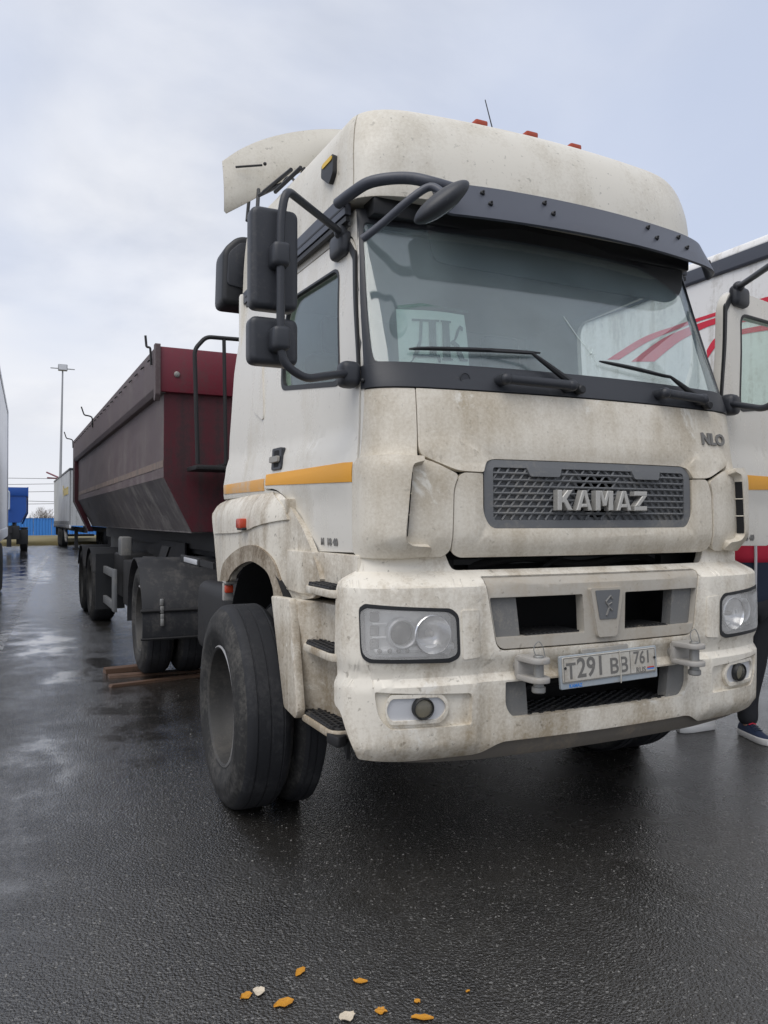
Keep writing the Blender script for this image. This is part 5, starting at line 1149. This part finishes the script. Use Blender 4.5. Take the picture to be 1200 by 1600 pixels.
# ------------------------------------------------------------------ blue tipper behind it
BL=thing('blue_tipper','bright blue tipper trailer with a pale front railing and yellow plate','trailer',(-3.60,38.6,0))
BM=dict(side='blue_tub',low='blue_tub',rail='blue_tub',stripe='blue_tub',dark='chassis',front='blue_tub',bright='blue_tub')
tipper(BL,-.3,7.5,BM,False)
for s in (-1,1):
    g=G(); g.box(s*.5-.07,-.9,.85,s*.5+.07,7.6,1.18); g.obj('frame_rail','chassis',BL)
    for y in (.6,1.95): wheel(BL,s*1.25,y,s,TY2,RM2); g=G(); x0,x1=sorted((s*.85,s*1.27)); g.box(x0,y-.62,1.04,x1,y+.62,1.10,.02); g.obj('mudguard','plastic_black',BL)
    g=G(); x0,x1=sorted((s*.75,s*1.27)); g.box(x0,-.15,.30,x1,-.1,1.02,.01); g.obj('mud_flap','plastic_black',BL)
g=G(); g.box(-.9,-.7,.55,.9,-.3,1.2,.03); g.box(.35,-.8,.2,.55,-.6,1.1,.01); g.obj('front_frame','chassis',BL)
g=G(); g.tube(fillet([(-1.1,-.62,2.0),(-1.1,-.62,2.85),(.45,-.62,2.85),(.45,-.62,1.98),(-1.1,-.62,1.98)],.1),.035,8); g.tube([(.45,-.62,2.0),(.45,-.3,2.0)],.03,6); g.obj('railing','pale_rail',BL)
g=G(); g.box(-.22,-.345,1.47,.08,-.325,1.75,.004); g.obj('warning_plate','sign_yellow',BL)
# ------------------------------------------------------------------ grey curtain trailer further back
GC=thing('curtain_trailer','grey curtain trailer with yellow lettering parked in front of the blue fence','trailer',(.56,43.5,0),R(1.35))
g=G(); n=90; vs=[];fs=[]; zs=[1.25,1.8,2.4,3.0,3.6,3.86]
for i in range(n+1):
    y=-6.8+13.6*i/n
    for z in zs: vs.append((-1.262+.018*mnoise.noise((y*2.2,z*.4,9)),y,z))
for i in range(n):
    for j in range(5): fs.append((i*6+j,i*6+j+1,(i+1)*6+j+1,(i+1)*6+j))
g.mesh(vs,fs); bmesh.ops.recalc_face_normals(g.bm,faces=g.bm.faces[:]); gcu=g.obj('curtain','curtain_grey',GC,60)
g=G(); g.box(-1.235,-6.8,1.2,1.24,6.8,3.86); g.obj('cargo_body','curtain_grey',GC)
g=G(); g.box(-1.29,-6.82,3.84,1.29,6.82,3.95,.02); g.obj('roof_rail','plastic_dark',GC)
g=G(); g.box(-1.28,-6.8,1.08,-1.2,6.8,1.24,.01); g.obj('side_raves','pale_metal',GC)
for i in range(22): y=-6.5+i*.6; g=G(); g.box(-1.30,y-.03,1.02,-1.283,y+.03,1.42); g.obj('curtain_strap','chassis',GC)
for x in (-.5,.5): g=G(); g.box(x-.06,-6.5,.85,x+.06,6.6,1.10); g.obj('frame_rail','chassis',GC)
for y in (.2,1.5,2.8):
    for s in (-1,1): wheel(GC,s*1.24,y,s,TY2,RM2)
for s in (-1,1): g=G(); g.box(s*.8-.08,-4.6,.06,s*.8+.08,-4.4,1.0); g.box(s*.8-.16,-4.7,0,s*.8+.16,-4.3,.06); g.obj('landing_leg','chassis',GC)
g=G(); g.tube([(-1.1,-.6,1.05),(-1.1,-2.0,.35)],.06,6); g.tube([(-1.1,-.9,1.05),(-1.1,-2.4,.55)],.06,6); g.obj('side_guard','cast_metal',GC)
g=G(); g.box(-1.05,5.8,.45,1.05,6.6,.58); g.box(-1.2,6.0,.55,-.7,6.1,1.1); g.obj('rear_bar','chassis',GC)
g=G(); 
MY=Matrix.Translation((-1.29,-4.9,2.95))@Matrix(((0,0,-1,0),(-1,0,0,0),(0,1,0,0),(0,0,0,1)))
text('lettering','LOGISTIK',.62,'letter_yellow',GC,MY,.004,.012,sx=1.2) if False else None
for i in range(9):
    y=-3.05-i*.36; g.box(-1.292,y-.13,2.72,-1.286,y+.13,2.80); g.box(-1.292,y-.13,3.02,-1.286,y+.13,3.09); g.box(-1.292,y-.13,2.72,-1.286,y-.06,3.09)
    if i%2: g.box(-1.292,y+.06,2.72,-1.286,y+.13,3.09)
for k in range(4): g.box(-1.292,-2.30-.12*k,2.62+.10*k,-1.286,-2.22-.12*k,3.3-.02*k)
g.obj('faded_lettering','letter_yellow',gcu,0)
# cargo sheet heap and red bar on its roof
g=G(); g.ball((-.6,-.5,3.98),.5,(.9,1.6,.35),None,3)
for v in g.bm.verts: v.co+=Vector((0,0,.12*mnoise.noise(v.co*3)))
hp=g.obj('tarp_heap','curtain_white'); hp.location=GC.location; hp.rotation_euler=GC.rotation_euler; tag(hp,'pale tarpaulin heap on top of the grey curtain trailer','tarpaulin')
g=G(); g.tube([(-1.2,3.0,3.97),(-1.75,5.4,4.4)],.05,6); g.tube([(-1.75,5.0,4.05),(-.9,5.0,4.0)],.05,6); rb=g.obj('roof_bar','maroon_bright'); rb.location=GC.location; rb.rotation_euler=GC.rotation_euler; tag(rb,'small red bar sticking up from the far end of the grey trailer roof','bar')
# ------------------------------------------------------------------ blue fence, mast, wires, bushes
FE=thing('metal_fence','blue corrugated metal fence along the far verge','fence',(0,58,.36))
vs=[];fs=[]; n=48
for i in range(n+1):
    x=1.18*i/n; ph=(i%8)/8; d=0 if ph<.3 else (.04 if .42<ph<.82 else .02)
    vs+=[(x,-d,0),(x,-d,1.5),(x,-d+.01,0),(x,-d+.01,1.5)]
for i in range(n): a=4*i; fs+=[(a,a+4,a+5,a+1),(a+2,a+3,a+7,a+6),(a+1,a+5,a+7,a+3),(a,a+2,a+6,a+4)]
me=bpy.data.meshes.new('panel'); me.from_pydata(vs,[],fs); me.materials.append(MATS['blue_fence']); finish(me,20)
for i in range(24):
    o=bpy.data.objects.new('panel',me); COL.objects.link(o); o.parent=FE; o.location=(-14+i*1.2,0,-.25)
for i in range(10): g=G(); g.box(-14.05+i*2.9,.012,-.5,-13.97+i*2.9,.09,1.2); g.obj('post','blue_tub',FE)
g=G(); g.box(-14,-.05,1.22,14.8,-.012,1.25); g.obj('rail_strip','blue_fence',FE)
LM=at(93,742,y=60); tp=at(98,574,y=60)
MA=thing('lamp_mast','tall grey floodlight mast behind the grey trailer','lamp post',(LM.x,60,.2))
h=tp.z-.2; lean=tp.x-LM.x
g=G(); g.tube([(0,0,0),(lean*.3,0,h*.35),(lean,0,h-.2)],[.14,.10,.055],12); g.obj('pole','mast',MA)
g=G(); g.box(lean-.33,-.25,h-.28,lean+.33,.1,h+.2,.05); lh=g.obj('floodlight','mast',MA); g=G(); g.box(lean-.27,-.28,h-.22,lean+.27,-.25,h+.14); g.obj('lamp_glass','pale_metal',lh)
g=G(); g.tube([(lean-.85,0,h-.1),(lean+.85,0,h-.1)],.04,6); g.obj('crossbar','mast',MA)
names=['topmost','second highest','third highest','fourth highest','lowest']
for i,(pl,pr) in enumerate(((747,748),(757,756),(769,768),(782,784),(788,787))):
    a=at(12,pl,y=95); b=at(85,pr,y=95); d=(b-a)/(b.x-a.x); A=a+d*(-45-a.x); B=a+d*(45-a.x)
    g=G(); g.tube([A.lerp(B,t/16)+Vector((0,0,.0)) for t in range(17)],.028,5); o=g.obj('overhead_wire','plastic_dark'); tag(o,f'{names[i]} of the thin overhead wires beyond the blue fence','wire','overhead wires')
for x in (-45,45):
    pole=None
def bush(px,y,hh,label,seed):
    rnd=random.Random(seed); c=at(px,812,y=y); g=G()
    def grow_(p,d,L,r,k):
        q=p+d*L; g.tube([p,q],[r,r*.65],4)
        if k>0:
            for _ in range(3 if k>1 else 4):
                nd=(d+Vector((rnd.uniform(-.75,.75),rnd.uniform(-.75,.75),rnd.uniform(-.1,.5)))).normalized(); grow_(p.lerp(q,rnd.uniform(.55,1)),nd,L*rnd.uniform(.6,.8),r*.6,k-1)
    for i in range(5): grow_(Vector((rnd.uniform(-.3,.3),rnd.uniform(-.3,.3),0)),Vector((rnd.uniform(-.4,.4),rnd.uniform(-.4,.4),1)).normalized(),hh*.38,.035,4)
    r=thing('bare_bush',label,'bush',(c.x,y,.15),0,'bare bushes beyond the fence')
    o=g.obj('crown','twig',r,0); t=G(); t.cyl((0,0,-.1),(0,0,.5),.12,8); t.obj('trunk','twig',r)
bush(66,72,2.7,'largest leafless bush above the middle of the blue fence',1); bush(55,73,2.0,'low leafless bush at the left end of the visible blue fence',2); bush(77,71,2.1,'leafless bush above the fence beside the grey trailer',3)
# ------------------------------------------------------------------ paper sign behind the windscreen
SG=thing('paper_sign','white paper sign with two large letters behind the windscreen','sign',(-.80,.27,2.06))
def sg(px,py):
    return at(px,py,y=.30)-SG.location
c=[sg(624,570),sg(733,572),sg(730,490),sg(624,480)]
g=G(); V=[Vector(p) for p in c]; N_=Vector((0,-1,0)); n=8; vs=[];fs=[]
for k in (0,1):
    for i in range(n+1):
        for j in range(n+1):
            u,v=i/n,j/n; p=V[0].lerp(V[1],u).lerp(V[3].lerp(V[2],u),v); p=p+Vector((0,.012*math.sin(u*5+v*2)*v+.002*k+.02*v,0)); vs.append(p)
q=(n+1)**2
for i in range(n):
    for j in range(n): a=i*(n+1)+j; fs+=[(a,a+n+1,a+n+2,a+1),(q+a,q+a+1,q+a+n+2,q+a+n+1)]
g.mesh(vs,fs); g.obj('sheet','paper',SG,60)
g=G(); g.tube([V[3]+Vector((-.01,-.004,.0)),V[3].lerp(V[2],.3)+Vector((0,-.004,.02)),V[2]+Vector((.0,-.004,.008))],.006,6); g.obj('plastic_sleeve','glass_side',SG)
w=(V[1]-V[0]).length; hgt=(V[3]-V[0]).z
def let(poly,nm='letter'):
    g=G(); 
    for pl in poly:
        pts=[]
        for u,v in pl:
            p=V[0].lerp(V[1],u).lerp(V[3].lerp(V[2],u),v); pts.append(p+Vector((0,.012*math.sin(u*5+v*2)*v+.02*v-.0035,0)))
        b=bmesh.new(); f=b.faces.new([b.verts.new(p) for p in pts]); bmesh.ops.triangulate(b,faces=[f]); g.merge(b)
    g.obj(nm,'paper_ink',SG,0)
let([[(.20,.20),(.27,.20),(.33,.45),(.35,.82),(.31,.82),(.29,.45)],[(.43,.20),(.53,.20),(.53,.82),(.43,.82)],[(.20,.80),(.58,.80),(.58,.84),(.20,.84)],[(.14,.05),(.17,.05),(.20,.20),(.58,.20),(.58,.05),(.55,.05),(.53,.15),(.23,.15)]])
let([[(.62,.10),(.73,.10),(.73,.84),(.62,.84)],[(.60,.80),(.76,.80),(.76,.84),(.60,.84)],[(.60,.10),(.76,.10),(.76,.13),(.60,.13)],[(.73,.44),(.79,.50),(.84,.68),(.90,.78),(.95,.74),(.93,.66),(.89,.70),(.85,.56),(.80,.46),(.86,.40),(.93,.14),(.98,.12),(.98,.09),(.86,.09),(.78,.38),(.73,.40)]])
# ------------------------------------------------------------------ fallen leaves
def leaf(px,py,w,h,rz,mat,label,seed,folded=0):
    rnd=random.Random(seed); p=at(px,py,z=0); n=10; vs=[];fs=[]; rows=6
    for k in range(rows):
        t=k/(rows-1); ww=math.sin(math.pi*(.08+.84*t))**.8*(1+.25*rnd.uniform(-1,1))
        for j in range(5):
            u=j/4*2-1; vs.append(((t-.5)*w,u*h*.5*ww+rnd.uniform(-.1,.1)*h,.002+.16*h*abs(u)**1.5*rnd.uniform(.2,1)+.07*h*abs(math.sin(t*7+seed))+folded*h*abs(t-.5)*.7))
    for k in range(rows-1):
        for j in range(4): a=k*5+j; fs.append((a,a+5,a+6,a+1))
    m=len(vs); vs+=[(x,y,z-.0012) for x,y,z in vs]; fs+=[tuple(m+i for i in f[::-1]) for f in fs]
    g=G(); g.mesh(vs,fs); o=g.obj('fallen_leaf',mat,None,25); o.location=(p.x,p.y,0.001); o.rotation_euler=(0,0,rz); tag(o,label,'leaf','fallen leaves'); return o
Y_='leaf_yellow'
leaf(384,1558,.040,.030,.4,Y_,'small yellow leaf beside the pale shrivelled leaf, leftmost of the leaves',1)
leaf(404,1553,.046,.032,1.2,'leaf_pale','pale grey shrivelled leaf next to the leftmost yellow leaf',2,.3)
leaf(444,1570,.066,.036,.1,Y_,'largest curled yellow leaf between the pale leaf and the torn leaf',3)
leaf(469,1520,.052,.026,.7,Y_,'narrow orange leaf, farthest left of the two back leaves',4)
leaf(563,1535,.046,.024,-.5,Y_,'single flat yellow leaf, rightmost of the two back leaves',5)
leaf(543,1592,.050,.036,.2,'leaf_pale','pale torn leaf cut off by the bottom edge',6,.3)
leaf(595,1582,.030,.034,1.1,Y_,'small round orange leaf near the bottom edge',7)
leaf(652,1566,.022,.020,.3,Y_,'tiny yellow leaf scrap above the long leaf',8)
leaf(660,1592,.066,.026,-.5,Y_,'long yellow leaf at the bottom edge, farthest right',9)
leaf(731,1550,.016,.010,.3,Y_,'minute yellow leaf crumb alone on the right',10)
# ------------------------------------------------------------------ loose grit on the asphalt
def grit():
    rnd=random.Random(11); vs=[];fs=[]
    for i in range(5200):
        px=rnd.uniform(0,1200); py=1000+600*rnd.random()**.8; p=at(px,py,z=0)
        if p.y>9: continue
        s=rnd.uniform(.0008,.0030)*(1 if rnd.random()<.95 else 2.0); a=rnd.uniform(0,6.28); m=len(vs); st=rnd.uniform(.4,1)
        for k in range(4): vs.append((p.x+s*math.cos(a+k*1.57),p.y+s*st*math.sin(a+k*1.57),.0006))
        vs.append((p.x,p.y,s*rnd.uniform(.4,.9)+.0008)); fs+=[(m+k,m+(k+1)%4,m+4) for k in range(4)]
    g=G(); g.mesh(vs,fs); return tag(g.obj('loose_grit','grit',None,0),'pale grit scattered over the asphalt',None,kind='stuff')
grit()
# ------------------------------------------------------------------ person behind the open door
def skin(name,joints,edges,mat,parent,sub=2,root=0):
    """joints: (x,y,z,rx[,ry])"""
    me=bpy.data.meshes.new(name); me.from_pydata([j[:3] for j in joints],edges,[]); o=bpy.data.objects.new('t',me); COL.objects.link(o)
    md=o.modifiers.new('s','SKIN'); md.use_smooth_shade=True; sv=me.skin_vertices[0].data
    for i,j in enumerate(joints): sv[i].radius=(j[3],j[4] if len(j)>4 else j[3]); sv[i].use_root=(i==root)
    ms=o.modifiers.new('u','SUBSURF'); ms.levels=sub; ms.render_levels=sub
    dg=bpy.context.evaluated_depsgraph_get(); m2=bpy.data.meshes.new_from_object(o.evaluated_get(dg)); bpy.data.objects.remove(o); m2.name=name
    m2.materials.clear(); return link(name,m2,mat,parent,80)
def chain(n,o=0): return [(o+i,o+i+1) for i in range(n-1)]
def person():
    # local frame: faces -y, feet at z=0, about 1.78 m tall
    fl=Vector((-.235,.10,0)); frr=Vector((-.01,-.08,0))
    J=[(0,0,.95,.15,.11),(0,.0,1.12,.14,.10),(0,.0,1.30,.165,.11),(0,.01,1.45,.13,.09),(0,0,1.53,.055,.055),(0,-.01,1.58,.052,.055),(0,-.012,1.645,.072,.088),(0,-.012,1.72,.070,.086),(0,-.005,1.765,.035,.045)]
    E_=chain(9)
    for s in (-1,1):
        b=len(J); J+=[(s*.17,.01,1.43,.062),(s*.235,.02,1.20,.045),(s*.22,-.06,.97,.034),(s*.215,-.09,.90,.030),(s*.21,-.11,.86,.038,.022)]; E_+=[(3,b)]+chain(5,b)
        pw=b+4
        for k,(dx,L) in enumerate(((-.026,.075),(-.009,.085),(.009,.08),(.025,.065))):
            f=len(J); J+=[(s*.21+dx,-.125,.83,.009),(s*.21+dx*1.1,-.14,.83-L*.5,.0085),(s*.21+dx,-.13,.83-L,.007)]; E_+=[(pw,f)]+chain(3,f)
        f=len(J); J+=[(s*.21-s*.04,-.135,.86,.011),(s*.21-s*.048,-.155,.825,.009)]; E_+=[(pw,f)]+chain(2,f)
        b=len(J); ft=fl if s<0 else frr
        J+=[(s*.09,0,.88,.085),(s*.09+(ft.x-s*.09)*.5,ft.y*.4-.02,.50,.056),(ft.x,ft.y+.02,.10,.038),(ft.x,ft.y,.05,.04)]; E_+=[(0,b)]+chain(4,b)
    P=skin('person',J,E_,'skin',None)
    # jacket, trousers
    JK=[(0,0,.78,.205,.15),(0,0,.90,.225,.165),(0,0,1.0,.215,.15),(0,0,1.13,.21,.15),(0,.0,1.30,.19,.128),(0,.01,1.43,.155,.105)]; E2=chain(6)
    for s in (-1,1):
        b=len(JK); JK+=[(s*.18,.01,1.42,.082),(s*.25,.02,1.20,.068),(s*.235,-.05,1.0,.055),(s*.22,-.085,.90,.048)]; E2+=[(5,b)]+chain(4,b)
    skin('jacket',JK,E2,'fabric_navy',P)
    JU=[(0,0,1.08,.222,.160),(0,0,1.16,.225,.162),(0,.0,1.30,.208,.145),(0,.01,1.44,.17,.118),(0,.005,1.53,.075,.075)]; skin('jacket_yoke',JU,chain(5),'fabric_red',P)
    g=G(); g.tube([(-.005,-.146,.78),(-.003,-.150,1.0),(0,-.150,1.16),(0,-.142,1.40)],.009,6); g.obj('zip','fabric_white',P)
    TQ=[(0,0,.92,.165,.12)]; ET=[]
    for s in (-1,1):
        ft=fl if s<0 else frr; b=len(TQ); TQ+=[(s*.09,0,.84,.10,.105),(s*.09+(ft.x-s*.09)*.5,ft.y*.4-.02,.50,.082),(ft.x,ft.y+.03,.24,.068),(ft.x,ft.y+.02,.065,.066)]; ET+=[(0,b)]+chain(4,b)
    skin('trousers',TQ,ET,'fabric_black',P)
    for ft,rz,up,mt in ((fl,R(-70),0,'sole_white'),(frr,R(8),0,'shoe_navy')):
        M=Matrix.Translation((ft.x,ft.y,0))@Matrix.Rotation(rz,4,'Z')
        g=G(); 
        for (y,hw,h) in ():pass
        prof=[(.085,.030,.085),(.05,.038,.105),(0,.040,.10),(-.06,.043,.072),(-.13,.046,.055),(-.18,.036,.045),(-.205,.018,.035)]; vs=[];fs=[]; n=12
        for y,w_,h_ in prof:
            for k in range(n): a=k*2*math.pi/n; vs.append(M@Vector((w_*math.cos(a),y,.028+max(0,(h_-.028)*math.sin(a)) if math.sin(a)>0 else .026)))
        for i in range(len(prof)-1):
            for k in range(n): fs.append((i*n+k,i*n+(k+1)%n,(i+1)*n+(k+1)%n,(i+1)*n+k))
        fs+=[tuple(range(n))[::-1],tuple((len(prof)-1)*n+k for k in range(n))]
        g.mesh(vs,fs); bmesh.ops.recalc_face_normals(g.bm,faces=g.bm.faces[:]); sh=g.obj('shoe',mt,P,60)
        g=G(); g.prism([(w_*1.08,y) for y,w_,h_ in prof]+[(-w_*1.08,y) for y,w_,h_ in prof[::-1]],'z',0,.04,.008,2,M); g.obj('sole','sole_white',sh)
        if mt=='shoe_navy':
            for i in range(4): g=G(); g.tube([M@Vector((-.026,-.03-.02*i,.088-.008*i)),M@Vector((0,-.03-.02*i,.096-.008*i)),M@Vector((.026,-.03-.02*i,.088-.008*i))],.004,5); g.obj('lace','fabric_red' if i==0 else 'fabric_navy',sh)
    # face and hair
    g=G(); g.ball((0,.012,1.72),.1,(.80,.98,.72)); g.obj('hair','hair',P)
    g=G(); g.ball((0,-.105,1.645),.016,(.9,1.2,1.5)); 
    for s in (-1,1): g.ball((s*.078,0,1.65),.026,(.35,.7,1.1))
    g.obj('nose_and_ears','skin',P)
    for s in (-1,1): g=G(); g.ball((s*.03,-.088,1.668),.012,(1.2,.6,.7)); g.obj('eye','hair',P)
    g=G(); g.ball((0,-.094,1.602),.02,(1.2,.4,.25)); g.obj('mouth','fabric_red',P)
    P.scale=(1.06,1.06,1.06); P.location=(2.19,1.12,0); P.rotation_euler=(0,0,R(-24)); tag(P,'person in navy jacket with red top standing behind the open truck door','person')
person()
